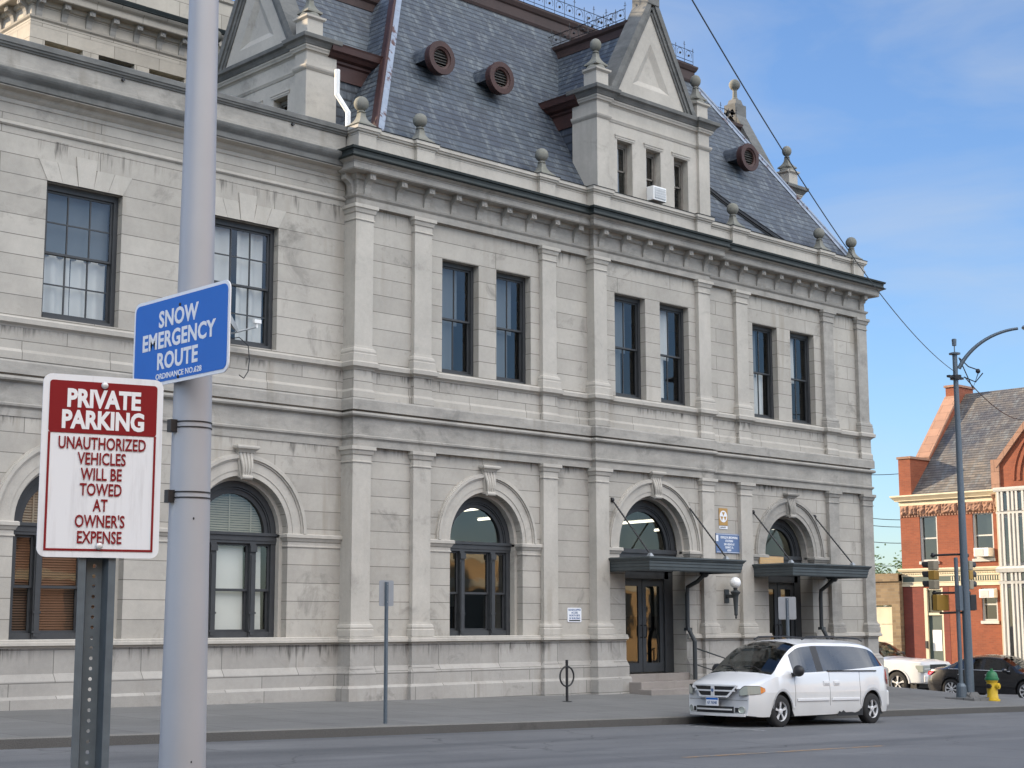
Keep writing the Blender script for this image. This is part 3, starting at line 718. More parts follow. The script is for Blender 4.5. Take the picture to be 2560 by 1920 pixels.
# --- round arches: archivolt, impost, scrolled keystone
def archway(cx, r, y, ro, inner=True, impL=None, impR=None, mt='trim'):
    m = MB(); k = ro - r
    m.arch(cx, ZS, y, r+k*.24, r+k*.70, .022); m.arch(cx, ZS, y, r+k*.70, r+k*.78, .05); m.arch(cx, ZS, y, r+k*.78, r+k*.93, .085); m.arch(cx, ZS, y, r+k*.93, ro, .055)
    m.arch(cx, ZS, y, r-.001, r+k*.24, .008)
    if inner:
        m.arch(cx, ZS, y+.20, r-.085, r+.02, 0, depth=.2)
        for s in (-1, 1): m.box(cx+s*(r-.085), cx+s*(r+.02), y+.20, y+.40, -.283, ZS)
    for s, e in ((-1, impL), (1, impR)):
        if e is None: continue
        xa, xb = (e, cx-r) if s < 0 else (cx+r, e)
        if s < 0: P = [(xa, y), (xb, y), (xb, y+.3)]
        else: P = [(xa, y+.3), (xa, y), (xb, y)]
        m.sweep(P, [(-.01, 1.665), (.022, 1.665), (.022, 1.69), (.006, 1.70), (.006, 1.77), (.03, 1.79), (.06, 1.85), (.085, 1.865), (.085, 1.93), (.06, 1.948), (-.01, 1.948)])
    part(m, 'archivolt', mt, smooth=False)
    q = MB(); zc = ZS+r
    q.prism([(cx-.13, y+.02, zc-.05), (cx+.13, y+.02, zc-.05), (cx+.20, y+.02, zc+.50), (cx-.20, y+.02, zc+.50)], (0, -.10, 0))
    for j in range(4):
        o = (-.72, -.25, .25, .72)[j]
        pts = []
        for i in range(9):
            t = i/8; ww = .12+.07*t; pts.append((cx+o*ww, y-.10-.055*math.sin(t*math.pi*1.15+.25)-(.03 if t < .12 else 0), zc-.04+.52*t))
        q.tube(pts, [.026+.016*(i/8) for i in range(9)], 8)
    q.tube([(cx-.13, y-.13, zc-.045), (cx+.13, y-.13, zc-.045)], .05, 10)
    q.sweep([(cx-.20, y+.02), (cx-.20, y-.12), (cx+.20, y-.12), (cx+.20, y+.02)], [(-.02, zc+.50), (.0, zc+.50), (.03, zc+.54), (.075, zc+.565), (.085, zc+.60), (.075, zc+.635), (-.02, zc+.65)])
    q.box(cx-.2, cx+.2, y-.119, y+.02, zc+.49, zc+.645)
    part(q, 'keystone', mt)
archway(CX1, R1, YW, 1.64, True, 23.985, 27.685)
archway(CX2, R2, YC, 1.86, True, 29.925, 33.685)
archway(CX3, R3, YW, 1.68, True, 36.095, 39.845, 'trim_dirty')
archway(WX1, WR, YN, 1.66, True, WX1-1.95, WX2-1.21-.78)
archway(WX2, WR, YN, 1.66, True, WX1+1.21+.78, XL)
archway(WX1-4, WR, YN, 1.66, True, WX1-6, WX1-2.2)

# --- sash windows
def sash(name, x0, x1, z0, z1, y, cols=2, rows=1, mat='frame', fr=.085, drape='shade', gap=(.70, 1.0), glassm='glass', split=.5, lower=None, cm=None):
    """one double-hung window: frame with sashes; sub-parts: two panes of glass and what hangs behind them"""
    m = MB()
    m.box(x0, x0+fr, y, y+.14, z0, z1); m.box(x1-fr, x1, y, y+.14, z0, z1); m.box(x0+fr, x1-fr, y+.002, y+.14, z1-fr*1.3, z1); m.box(x0+fr, x1-fr, y-.02, y+.14, z0, z0+fr*.9)
    xa, xb, za, zb = x0+fr, x1-fr, z0+fr*.9, z1-fr*1.3; zm = za+(zb-za)*split; s = .045
    yu, yl = y+.045, y+.085
    for (q0, q1, yy) in ((zm-.02, zb, yu), (za, zm+.02, yl)):
        m.box(xa, xa+s, yy, yy+.038, q0, q1); m.box(xb-s, xb, yy, yy+.038, q0, q1)
        m.box(xa+s, xb-s, yy+.001, yy+.037, q1-s, q1); m.box(xa+s, xb-s, yy+.001, yy+.037, q0, q0+s*(1.0 if yy == yu else 1.6))
        for c in range(1, cols): xx = xa+(xb-xa)*c/cols; m.box(xx-.014, xx+.014, yy+.004, yy+.034, q0+s, q1-s)
        for r in range(1, rows): zz = q0+(q1-q0)*r/rows; m.box(xa+s, xb-s, yy+.006, yy+.032, zz-.014, zz+.014)
    f = m.build(name, mat, PO)
    for q0, q1, yy in ((zm, zb, yu+.02), (za, zm, yl+.02)):
        MB().quad((xa, yy, q0), (xb, yy, q0), (xb, yy, q1), (xa, yy, q1)).build('pane', glassm, f)
    def cloth(xa_, xb_, z0_, z1_, mat_, amp=.03, yy=y+.22, flare=0.0):
        c = MB(); n = max(6, int((xb_-xa_)/.045)); ph = random.random()*6; rowz = 6; grid = []
        for i in range(n+1):
            for j in range(rowz+1):
                t = i/n; v = j/rowz
                c.v.append((xa_+(xb_-xa_)*t - flare*(1-t)*0 + (flare*(v-.5)*t), yy+amp*math.sin(t*n*.9+ph+.5*v)*(1.15-.4*v), z0_+(z1_-z0_)*v))
        for i in range(n):
            for j in range(rowz): c.f.append([i*(rowz+1)+j, (i+1)*(rowz+1)+j, (i+1)*(rowz+1)+j+1, i*(rowz+1)+j+1]); c.mi.append(0)
        c.build('curtain' if amp > .01 else 'blind', mat_, f, smooth=True)
    for (a, b, c0, c1, mm, am) in (lower or []): cloth(xa+(xb-xa)*a, xa+(xb-xa)*b, za+(zb-za)*c0, za+(zb-za)*c1, mm, am)
    return f
def room_back(x0, x1, y0, y1, z0, z1, mat, name):
    m = MB(); m.quad((x0, y1, z0), (x1, y1, z0), (x1, y1, z1), (x0, y1, z1)); m.quad((x0, y0, z0), (x0, y1, z0), (x0, y1, z1), (x0, y0, z1)); m.quad((x1, y0, z0), (x1, y1, z0), (x1, y1, z1), (x1, y0, z1))
    m.quad((x0, y0, z0), (x1, y0, z0), (x1, y1, z0), (x0, y1, z0)); m.quad((x0, y0, z1), (x1, y0, z1), (x1, y1, z1), (x0, y1, z1)); part(m, name, mat)
SH = [(0, .72, .46, 1, 'shade', .012), (0, .62, 0, .5, 'shade', .012)]
sash('upper_window', *UP1[0], ZI, ZH, YW+.19, lower=SH)
sash('upper_window', *UP1[1], ZI, ZH, YW+.19, lower=[(0, .80, .46, 1, 'shade', .012), (0, .66, 0, .5, 'shade', .012)])
sash('upper_window', *UP2[0], ZI, ZH, YC+.19, lower=[(0, .70, .46, 1, 'shade', .012), (0, .55, 0, .5, 'shade', .02)])
sash('upper_window', *UP2[1], ZI, ZH, YC+.19, lower=[(0, .70, .46, 1, 'curtain', .02), (0, .5, .05, .5, 'curtain', .03)])
sash('upper_window', *UP3[0], ZI, ZH, YW+.19, lower=[(0, .55, .46, 1, 'shade', .012), (0, .9, 0, .5, 'curtain', .03)])
sash('upper_window', *UP3[1], ZI, ZH, YW+.19, lower=[(.0, .62, .46, 1, 'curtain', .03), (0, .45, 0, .5, 'curtain', .03)])
sash('wing_window', *WUP[0], 5.955, 8.715, YN+.17, 3, 2, fr=.10, lower=[(0, 1, .49, 1, 'shade', .004), (0, .44, 0, .5, 'curtain', .035), (.47, .98, 0, .5, 'curtain', .03)])
sash('wing_window', *WUP[1], 5.955, 8.715, YN+.17, 3, 2, fr=.10, lower=[(.0, .38, .25, 1, 'curtain', .035), (.50, .95, 0, 1, 'curtain', .045)])
for a, b in WUP[2:]: sash('wing_window', a, b, 5.955, 8.715, YN+.17, 3, 2, fr=.10, lower=[(0, 1, 0, 1, 'shade', .01)])
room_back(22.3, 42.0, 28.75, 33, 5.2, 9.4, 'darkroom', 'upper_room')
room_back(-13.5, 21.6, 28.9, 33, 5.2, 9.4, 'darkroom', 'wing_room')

# --- arched windows and doors
def halfdisc(cx, r, zs, y, seg=28): return [(cx+r*math.cos(R(180*i/seg)), y, zs+r*math.sin(R(180*i/seg))) for i in range(seg+1)]
def lunette(m, cx, r, y, rg):
    m.arch(cx, ZS, y, rg+.14, r, 0, depth=.12); m.arch(cx, ZS, y+.05, rg, rg+.15, 0, depth=.10); m.arch(cx, ZS, y+.02, rg+.10, rg+.13, 0, depth=.1)
def arch_window(cx, y, rg=.83, r=1.12, blind=None, low=None, glassm='glass', lowglass='glass_dark'):
    m = MB(); lunette(m, cx, r, y, rg)
    zt = 1.72
    m.box(cx-r, cx+r, y-.03, y+.14, zt+.06, ZS-.06); m.box(cx-r, cx+r, y-.06, y+.13, ZS-.06, ZS+.005); m.box(cx-r, cx+r, y-.015, y+.12, zt, zt+.06)
    zb = -.283
    m.box(cx-r, cx-r+.14, y, y+.13, zb, zt); m.box(cx+r-.14, cx+r, y, y+.13, zb, zt); m.box(cx-r+.14, cx+r-.14, y+.01, y+.14, zb, zb+.12)
    for s in (-1, 1):
        x = cx+s*.50; m.box(x-.075, x+.075, y-.03, y+.13, zb, zt); m.box(x-.05, x+.05, y-.05, y, zb+.05, zt-.25)
        for q in (.12, .5, zt-.14): m.box(x-.085, x+.085, y-.055, y+.1, zb+q+.0, zb+q+.04) if q < 1 else m.box(x-.085, x+.085, y-.07, y+.1, zt-.18, zt-.05)
    lights = [(cx-r+.14, cx-.575), (cx-.425, cx+.425), (cx+.575, cx+r-.14)]
    zm = .72
    for a, b in lights:
        for q0, q1, yy in ((zm-.02, zt, y+.05), (zb+.12, zm+.025, y+.09)):
            s = .05; m.box(a, a+s, yy, yy+.04, q0, q1); m.box(b-s, b, yy, yy+.04, q0, q1); m.box(a+s, b-s, yy+.002, yy+.038, q1-s, q1); m.box(a+s, b-s, yy+.002, yy+.038, q0, q0+s)
    f = m.build('arched_window', 'frame', PO)
    MB().poly(halfdisc(cx, rg+.02, ZS, y+.10)).build('fanlight_pane', glassm, f)
    for a, b in lights:
        MB().quad((a, y+.07, zm), (b, y+.07, zm), (b, y+.07, zt), (a, y+.07, zt)).build('pane', lowglass, f)
        MB().quad((a, y+.11, zb+.1), (b, y+.11, zb+.1), (b, y+.11, zm), (a, y+.11, zm)).build('pane', lowglass, f)
    if blind:
        mat, lowmat = blind
        b = MB(); n = int((rg+.0)/.052)
        for i in range(n):
            z = ZS+.01+.052*i; hw = math.sqrt(max(.02, (rg+.12)**2-(z-ZS)**2))
            b.add([(cx-hw, y+.17, z), (cx+hw, y+.17, z), (cx+hw, y+.205, z+.045), (cx-hw, y+.205, z+.045)], [(0, 1, 2, 3)])
        for s in (-.55, 0.0, .55): b.box(cx+s-.018, cx+s+.018, y+.163, y+.168, ZS, ZS+math.sqrt((rg+.1)**2-s*s))
        b.build('slatted_blind', mat, f)
        if lowmat:
            b = MB()
            for i in range(int(1.95/.05)):
                z = zb+.1+.05*i; b.add([(cx-r+.1, y+.18, z), (cx+r-.1, y+.18, z), (cx+r-.1, y+.21, z+.036), (cx-r+.1, y+.21, z+.036)], [(0, 1, 2, 3)])
            b.build('slatted_blind', lowmat, f)
    for (a, b, z0, z1, mt) in (low or []):
        q = MB(); q.quad((cx+a, y+.17, z0), (cx+b, y+.17, z0), (cx+b-.02, y+.19, z1), (cx+a, y+.19, z1)); q.build('blind', mt, f)
    return f
arch_window(WX1, YN+.33, blind=('blind', 'brownblind'), lowglass='glass')
arch_window(WX2, YN+.33, blind=('blind', None), low=[(-.46, .40, -.16, 1.66, 'curtain'), (.52, .86, -.12, 1.66, 'curtain'), (-1.0, -.56, -.16, 1.66, 'curtain')], lowglass='glass')
arch_window(WX1-4, YN+.33, blind=('blind', 'brownblind'))
arch_window(CX1, YW+.36)
def door_unit(cx, y, half, r, rg):
    m = MB(); lunette(m, cx, r, y, rg)
    zt = 1.18
    m.box(cx-r, cx+r, y-.02, y+.14, zt+.2, ZS+.0); m.box(cx-r, cx+r, y-.06, y+.12, ZS-.1, ZS+.01); m.box(cx-half, cx+half, y, y+.13, zt, zt+.2)
    for s in (-1, 1): m.box(cx+s*(half-.16), cx+s*(half+.32), y, y+.14, DT, zt+.2)
    f = m.build('doorway', 'frame', PO)
    MB().poly(halfdisc(cx, rg+.02, ZS, y+.10)).build('fanlight_pane', 'glass', f)
    for s in (-1, 1):
        d = MB(); a, b = sorted((cx+s*.012, cx+s*(half-.17))); st = .145
        d.box(a, a+st, y+.05, y+.10, DT+.02, zt-.01); d.box(b-st, b, y+.05, y+.10, DT+.02, zt-.01); d.box(a+st, b-st, y+.051, y+.099, DT+.02, DT+.26); d.box(a+st, b-st, y+.051, y+.099, zt-.20, zt-.01)
        dd = d.build('door_leaf', 'frame', f)
        MB().quad((a+st, y+.075, DT+.26), (b-st, y+.075, DT+.26), (b-st, y+.075, zt-.2), (a+st, y+.075, zt-.2)).build('door_pane', 'glass_dark', f)
        hx = cx+s*.075; MB().tube([(hx, y+.05, -.05), (hx, y-.02, -.06), (hx, y-.03, -.12), (hx, y-.03, -.30), (hx, y-.02, -.36), (hx, y+.05, -.37)], .014, 8).build('door_handle', 'black', f)
    return f
door_unit(CX2, YC+.44, 1.02, 1.34, 1.02); door_unit(CX3, YW+.44, .94, 1.12, .80)
room_back(22.2, 42.05, 28.62, 33.6, -1.4, 3.9, 'room', 'lobby_room') if False else None
m = MB(); a, b, y0, y1, z0, z1 = 22.2, 42.05, 28.7, 35.0, -1.31, 3.92
m.quad((a, y1, z0), (b, y1, z0), (b, y1, z1), (a, y1, z1)); m.quad((a, y0, z0), (a, y1, z0), (a, y1, z1), (a, y0, z1)); m.quad((b, y0, z0), (b, y1, z0), (b, y1, z1), (b, y0, z1)); m.quad((a, y0, z1), (b, y0, z1), (b, y1, z1), (a, y1, z1))
for x in (27.2, 29.6, 34.9): m.box(x-.2, x+.2, 34.4, 34.98, z0, z1)
part(m, 'lobby_room', 'room')
m = MB(); m.quad((a, y0, z0), (b, y0, z0), (b, y1, z0), (a, y1, z0)); m.box(24.5, 28.2, 31.6, 32.2, -1.3, .45); m.box(31, 36.5, 31.9, 32.5, -1.3, .2); part(m, 'lobby_floor', 'darkroom')
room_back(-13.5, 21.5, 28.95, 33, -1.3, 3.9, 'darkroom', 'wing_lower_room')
def ray_(u, v): return fw + r2*((u-1280)/3942) - u2*((v-960)/3942)
def at_z(u, v, z): d = ray_(u, v); return d*(z/d.z)
for (u0, v0, u1, v1) in ((1140, 1278, 1208, 1270), (1196, 1299, 1246, 1294), (1553, 1308, 1642, 1301), (1637, 1326, 1655, 1324), (1925, 1322, 1960, 1319), (1270, 1292, 1330, 1288)):
    A_, B_ = at_z(u0, v0, 3.02), at_z(u1, v1, 3.02); c_ = (A_+B_)/2; L_ = (B_-A_).length/2; an = math.atan2((B_-A_).y, (B_-A_).x)
    m = MB(); m.tube([(-L_, 0, 0), (L_, 0, 0)], .035, 8); o = m.build('ceiling_light', 'tube'); o.location = c_; o.rotation_euler = (0, 0, an)
    h = MB(); h.box(-L_-.03, L_+.03, -.07, .07, .05, .10); h.tube([(0, 0, .1), (0, 0, .9)], .012, 5); h.build('light_fitting', 'white', o)
    tag(o, 'lit fluorescent tube hanging in the lobby behind the round-headed glass', 'ceiling light', 'fluorescent lights in the lobby')

# --- canopies over the two doors
def canopy(x0, x1, yf, zb, zt, rods, name='canopy'):
    m = MB(); yb = 27.86 if x0 < 33 else 27.98
    P = [(x0, yb), (x0, yf), (x1, yf), (x1, yb)]
    m.sweep(P, [(-.02, zb), (-.02, zb-.03), (.0, zb), (.005, zb+.07), (.02, zb+.085), (.02, zb+.15), (.035, zb+.165), (.035, zb+.215), (.06, zb+.235), (.075, zt-.05), (.10, zt-.03), (.10, zt), (-.05, zt+.015), (-.3, zt+.03)])
    m.box(x0+.02, x1-.02, yf+.03, yb, zb+.05, zt+.02)
    c = m.build(name, 'canopy', PO)
    for (xa, za, xb) in rods:
        q = MB(); q.tube([(xa, yb-.02, za), (xb, yf+.16, zt+.10)], .021, 8)
        n = 22
        for i in range(2, n-1):
            t = i/n; p = Vector((xa, yb-.02, za)).lerp(Vector((xb, yf+.16, zt+.10)), t); q.ball(p, .027, 6, 4)
        q.ball((xa, yb-.03, za), .055, 10, 6); q.box(xa-.05, xa+.05, yb-.03, yb+.02, za-.06, za+.06)
        q.build('tie_rod', 'black', c)
        q = MB(); q.frustum((xb, yf+.14), zt-.01, zt+.10, .085, .03); q.build('rod_anchor', 'alu', c)
    xs_ = x1-.62; y0 = yf+.75
    q = MB(); q.tube([(xs_+.02, y0, zb-.0), (xs_, y0+.03, zb-.07), (xs_-.05, y0+.22, zb-.24), (xs_-.06, 27.72, zb-.38), (xs_-.06, 27.74, zb-.6), (xs_-.06, 27.74, -.10), (xs_-.05, 27.66, -.25), (xs_, 27.56, -.48), (xs_, 27.56, -1.86)], .058, 10)
    q.ball((xs_, y0-.02, zb-.04), .10, 10, 6); q.box(xs_-.15, xs_+.03, 27.66, 27.8, -.2, -.12); q.build('downspout', 'bronze', c)
    return c
canopy(29.97, 33.66, 26.42, 1.34, 1.655, [(30.16, 3.17, 30.16), (33.20, 3.17, 33.20)])
c3 = canopy(36.11, 39.75, 26.54, 1.325, 1.64, [(36.22, 3.14, 36.22), (39.20, 3.14, 39.20)])
q = MB(); q.box(36.45, 37.55, 27.92, 27.97, 1.66, 1.90); q.build('boarding', 'tan_brick', c3)
# steps
for cx, hw in ((CX2, 1.32), (CX3, 1.25)):
    yy = YC if cx == CX2 else YW
    m = MB(); m.box(cx-1.19, cx+1.19, yy-.12, yy+.62, -2.6, DT); m.box(cx-hw, cx+hw, yy-.62, yy-.1, -2.6, DT-.19); m.box(cx-hw-.05, cx+hw+.05, yy-1.0, yy-.55, -2.6, DT-.365)
    m.build('doorstep', 'step', PO, bevel=.012)
m = MB(); m.tube([(33.15, 27.62, -1.8), (33.15, 27.62, -.72)], .018, 6)
m.tube([(33.1, 27.62, -.70), (33.2, 27.60, -.68), (33.55, 26.75, -.98), (33.57, 26.7, -1.85)], .02, 8); m.tube([(33.15, 27.6, -1.1), (33.56, 26.75, -1.4)], .014, 6)
m.build('handrail', 'bronze', PO)

# --- mansard roof
zb0 = 11.10; k = 1.70
yb = 28.5+(zb0-11.84)/k; xl = 22.76+(yb-28.5); xr = 42.02-(yb-28.5); YM = 32.65
yt, zt = 31.84, 17.52; xlt, xrt = 22.76+(yt-28.5), 42.02-(yt-28.5)
B = [(xl, yb), (xr, yb), (xr, 2*YM-yb), (xl, 2*YM-yb)]; T = [(xlt, yt), (xrt, yt), (xrt, 2*YM-yt), (xlt, 2*YM-yt)]
m = MB()
for i in range(4):
    j = (i+1) % 4; m.quad((*B[i], zb0), (*B[j], zb0), (*T[j], zt), (*T[i], zt))
m.quad(*[(*p, zt) for p in T])
roof = part(m, 'mansard_roof', 'slate')
for (p, q_), nm in (((B[0], T[0]), 'l'), ((B[1], T[1]), 'r')):
    a, b = Vector((*p, zb0)), Vector((*q_, zt)); sx = -1 if nm == 'l' else 1
    n_f = Vector((0, -k, 1)).normalized(); n_s = Vector((sx*k, 0, 1)).normalized()
    u = b-a; df = u.cross(n_f).normalized()*sx*-1; ds = u.cross(n_s).normalized()*sx
    m = MB(); o = (n_f+n_s).normalized()*.03
    wdt = .20
    pf = df*wdt if (df.x*sx < 0) else -df*wdt
    psd = ds*wdt if ds.y > 0 else -ds*wdt
    m.add([a+o, b+o, b+pf+n_f*.02, a+pf+n_f*.02], [(0, 1, 2, 3)]); m.cur = 1; m.add([a+o, b+o, b+psd+n_s*.02, a+psd+n_s*.02], [(0, 1, 2, 3)])
    m.cur = 1 if nm == 'l' else 0; m.tube([a+o, b+o], .05, 8); m.build('hip_flashing', ['flash', 'redwood'], roof)
mb = MB(); TP = [(xlt, 2*YM-yt), (xlt, yt), (xrt, yt), (xrt, 2*YM-yt)]
mb.sweep(TP, [(-.2, 17.50), (.03, 17.50), (.06, 17.58), (.06, 17.66), (.02, 17.68), (.02, 17.88), (.06, 17.92), (.11, 18.03), (.11, 18.08), (-.2, 18.12)])
mb.build('roof_curb', 'browncurb', roof)
def cresting(p0, p1, name, par, z, hgt=.78, step=.42):
    p0, p1 = Vector(p0), Vector(p1); L = (p1-p0).length; n = max(2, int(L/step)); d = (p1-p0)/n; m = MB(); u = d.normalized(); r = .011
    for zz in (.06, .16, .52): m.tube([p0+Vector((0, 0, z+zz*hgt/.78)), p1+Vector((0, 0, z+zz*hgt/.78))], r, 4)
    for i in range(n+1):
        p = p0+d*i; top = z+hgt*(1.0 if i % 2 == 0 else .80)
        m.tube([(p.x, p.y, z), (p.x, p.y, top)], r, 4)
        c = Vector((p.x, p.y, top-.11)); m.tube([c-u*.05, c+u*.05], .009, 4); m.tube([(p.x, p.y, top-.06), (p.x, p.y, top)], [.02, .003], 4)
        if i < n:
            q = p+d*.5; cz = z+.33*hgt/.78; m.ball((q.x, q.y, cz), .042, 6, 4)
            pts = [q+u*(.15*math.cos(R(a)))+Vector((0, 0, cz+.02+.15*math.sin(R(a)))) for a in range(-30, 211, 30)]
            m.tube(pts, .008, 4, cap=False)
    m.build(name, 'black', par)
cresting((xlt+.05, yt-.02, 0), (xrt-.05, yt-.02, 0), 'roof_cresting', roof, 18.08)
cresting((xlt+.05, 2*YM-yt, 0), (xrt-.05, 2*YM-yt, 0), 'roof_cresting', roof, 18.08)

# --- louvred bull's-eye roof vents
def vent(x, y, z):
    m = MB(); m.lathe((x, y, z), [(.30, -.02), (.44, -.02), (.45, .02), (.42, .05), (.42, .20), (.30, .20), (.30, -.02)], 28, 'y')
    m.lathe((x, y, z), [(.24, .03), (.31, .0), (.33, .04), (.31, .09), (.24, .09), (.24, .03)], 24, 'y')
    f = m.build('roof_vent', 'redwood', PO, smooth=True)
    q = MB(); n = 14; pts = [(x+.40*math.cos(R(180*i/n)), y+.12, z+.40*math.sin(R(180*i/n))) for i in range(n+1)]
    q.prism([(x-.40, y+.12, z-.1)]+pts[::-1]+[(x+.40, y+.12, z-.1)], (0, 1.3, 0)); q.build('vent_hood', 'slate_dark', f)
    q = MB()
    for i in range(6):
        zz = z-.20+.075*i; hw = math.sqrt(max(.01, .25**2-(zz-z+.02)**2)); q.add([(x-hw, y+.05, zz), (x+hw, y+.05, zz), (x+hw, y+.16, zz+.07), (x-hw, y+.16, zz+.07)], [(0, 1, 2, 3)])
    q.build('louvre', 'frame_old', f)
    q = MB(); q.lathe((x, y, z), [(.29, .17), (.0, .171)], 20, 'y'); q.build('vent_back', 'black', f)
vent(25.54, 29.35, 14.40); vent(27.66, 29.35, 14.38); vent(38.31, 29.35, 14.40)

# --- gabled stone dormers (front, left and right)
DH = 2.36                                   # half width over the piers
def dormer(T4, front=True):
    """local x across, y into the roof, face at y = 0, z real height"""
    def fin(mb, name, mat, par, **kw):
        mb.v = [tuple(T4 @ Vector(v)) for v in mb.v]; return mb.build(name, mat, par, **kw)
    m = MB()
    holes = [rect(x-.305, x+.305, 11.50, 13.02) for x in (-1.18, 0, 1.18)]
    wall(m, .06, -DH+.05, DH-.05, 10.6, 14.0, holes, .30)
    for x in (-1.18, 0, 1.18):
        m.sweep([(x-.37, .08), (x-.37, .055), (x+.37, .055), (x+.37, .08)], [(-.005, 13.02), (.0, 13.02), (.008, 13.05), (.02, 13.06), (.02, 13.10), (.035, 13.12), (.035, 13.15), (-.005, 13.16)])
    m.sweep([(-DH+.4, .06), (DH-.4, .06)], [(-.01, 13.46), (.015, 13.46), (.03, 13.50), (.045, 13.53), (.045, 13.56), (-.01, 13.575)])
    for s in (-1, 1):
        a, b = sorted((s*(DH-.47), s*DH))
        P = [(a, .08), (a, -.02), (b, -.02), (b, .9)] if s > 0 else [(a, .9), (a, -.02), (b, -.02), (b, .08)]
        m.sweep(P, [(-.2, 10.6), (.0, 10.6), (0, 13.44), (.02, 13.46), (.05, 13.50), (.065, 13.54), (.065, 13.575), (0, 13.60), (0, 13.95), (-.2, 13.95)])
        m.box(a+.01, b-.01, .0, .9, 10.6, 13.96)
    body = fin(m, 'dormer', 'trim', PO)
    m = MB(); full = [(-DH, .9), (-DH, -.02), (-DH+.47, -.02), (-DH+.47, .05), (DH-.47, .05), (DH-.47, -.02), (DH, -.02), (DH, .9)]
    m.sweep(full, [(-.3, 13.9), (.0, 13.9), (.02, 13.93), (.06, 13.95), (.075, 13.99), (.10, 14.02), (.10, 14.06), (-.3, 14.06)]); fin(m, 'dormer_moulding', 'trim', body)
    m = MB(); m.sweep(full, [(-.3, 14.062), (.12, 14.062), (.14, 14.10), (.18, 14.16), (.24, 14.20), (.25, 14.29), (.22, 14.31), (-.1, 14.37), (-.3, 14.37)]); fin(m, 'dormer_cornice', 'coping', body)
    # gable
    gx, gz0, gz1 = 1.76, 14.36, 17.45
    m = MB(); A = [(-gx, gz0), (gx, gz0), (.07, gz1), (-.07, gz1)]
    H = [(-.78, gz0+.42), (.78, gz0+.42), (0, gz0+1.78)]
    H2 = [(-.46, gz0+.60), (.46, gz0+.60), (0, gz0+1.42)]
    bm = bmesh.new()
    def lp(p): 
        v_ = [bm.verts.new((a, .10, b)) for a, b in p]; return [bm.edges.new((v_[i], v_[(i+1) % len(v_)])) for i in range(len(v_))]
    es = lp(A)+lp(H); bmesh.ops.triangle_fill(bm, edges=es, use_beauty=True, normal=(0, -1, 0)); bm.verts.index_update()
    m.add([v.co for v in bm.verts], [[v.index for v in f.verts] for f in bm.faces]); bm.free()
    n = 3; m.add([(a, .10, b) for a, b in H]+[(a, .19, b) for a, b in H2], [(i, (i+1) % n, n+(i+1) % n, n+i) for i in range(n)]); m.poly([(a, .19, b) for a, b in H2])
    fin(m, 'gable', 'trim', body)
    m = MB()
    for s in (-1, 1):
        dx, dz = .07-gx, gz1-gz0; L = math.hypot(dx, dz); tx, tz = dx/L, dz/L; nx, nz = tz, -tx      # outward normal on the right side
        for o0, o1, yy, y2 in ((-.10, .06, -.03, .55), (-.20, -.10, .02, .3), (-.27, -.20, .06, .3)):
            pts = [(gx+nx*o0, yy, gz0+nz*o0), (gx+nx*o1, yy, gz0+nz*o1), (.07+nx*o1, yy, gz1+nz*o1), (.07+nx*o0, yy, gz1+nz*o0)]
            m.prism([(s*p[0], p[1], p[2]) for p in pts], (0, y2-yy, 0))
    m.box(-.24, .24, -.05, .55, gz1-.20, gz1+.22); m.frustum((0, .25), gz1+.22, gz1+.42, .2, .15)
    fin(m, 'gable_coping', 'coping', body)
    m = MB(); m.lathe((0, .25, gz1+.42), [(.12, 0), (.12, .05), (.085, .08), (.075, .35), (.10, .38), (.10, .42)], 14); m.ball((0, .25, gz1+.98), .2, 18, 10); fin(m, 'gable_finial', 'finial', body, smooth=True)
    for s in (-1, 1):
        x = s*(DH-.25); m = MB(); m.box(x-.235, x+.235, .0, .47, 14.34, 14.80); m.sweep([(x-.235, .47), (x-.235, 0), (x+.235, 0), (x+.235, .47), (x-.235, .47)], [(-.05, 14.76), (.0, 14.76), (.06, 14.81), (.065, 14.86), (-.05, 14.90)])
        fin(m, 'finial_pedestal', 'trim', body)
        m = MB(); f = finial_mesh(1.12)
        m.lathe((x, .235, 14.88), [(.27, 0), (.26, .05), (.20, .14), (.17, .2)], 16); m.add([(v[0]*.80+x, v[1]*.80+.235, v[2]*.92+14.98) for v in f.v], f.f); fin(m, 'finial', 'finial', body, smooth=True)
    # slated roof of the dormer, its side walls and painted timber eaves
    m = MB(); yb_ = 4.2
    for s in (-1, 1): m.quad((s*.45, .5, 16.45), (s*.45, yb_, 16.45), (s*1.80, yb_, 14.24), (s*1.80, .5, 14.24))
    m.quad((-.45, .5, 16.45), (.45, .5, 16.45), (.45, yb_, 16.45), (-.45, yb_, 16.45)); fin(m, 'dormer_roof', 'slate', body)
    m = MB(); m.sweep([(-.45, yb_), (-.45, .5)], [(-.2, 16.42), (.04, 16.42), (.04, 16.50), (.0, 16.52), (.0, 16.66), (.06, 16.72), (.08, 16.82), (-.2, 16.85)]); m.sweep([(.45, .5), (.45, yb_)], [(-.2, 16.42), (.04, 16.42), (.04, 16.50), (.0, 16.52), (.0, 16.66), (.06, 16.72), (.08, 16.82), (-.2, 16.85)])
    fin(m, 'ridge_curb', 'browncurb', body)
    for P in ([(-DH+.06, yb_), (-DH+.06, .62)], [(DH-.06, .62), (DH-.06, yb_)]):
        m = MB(); m.sweep(P, [(-.6, 13.42), (.0, 13.42), (.0, 13.80), (.05, 13.84), (.05, 13.90), (.14, 13.94), (.20, 14.02), (.26, 14.06), (.28, 14.20), (.30, 14.25), (-.6, 14.28)])
        fin(m, 'timber_eaves', 'redwood', body)
    for s in (-1, 1):
        m = MB(); m.quad((s*(DH-.10), .6, 10.8), (s*(DH-.10), yb_, 10.8), (s*(DH-.10), yb_, 13.5), (s*(DH-.10), .6, 13.5)); fin(m, 'dormer_cheek', 'slate_dark', body)
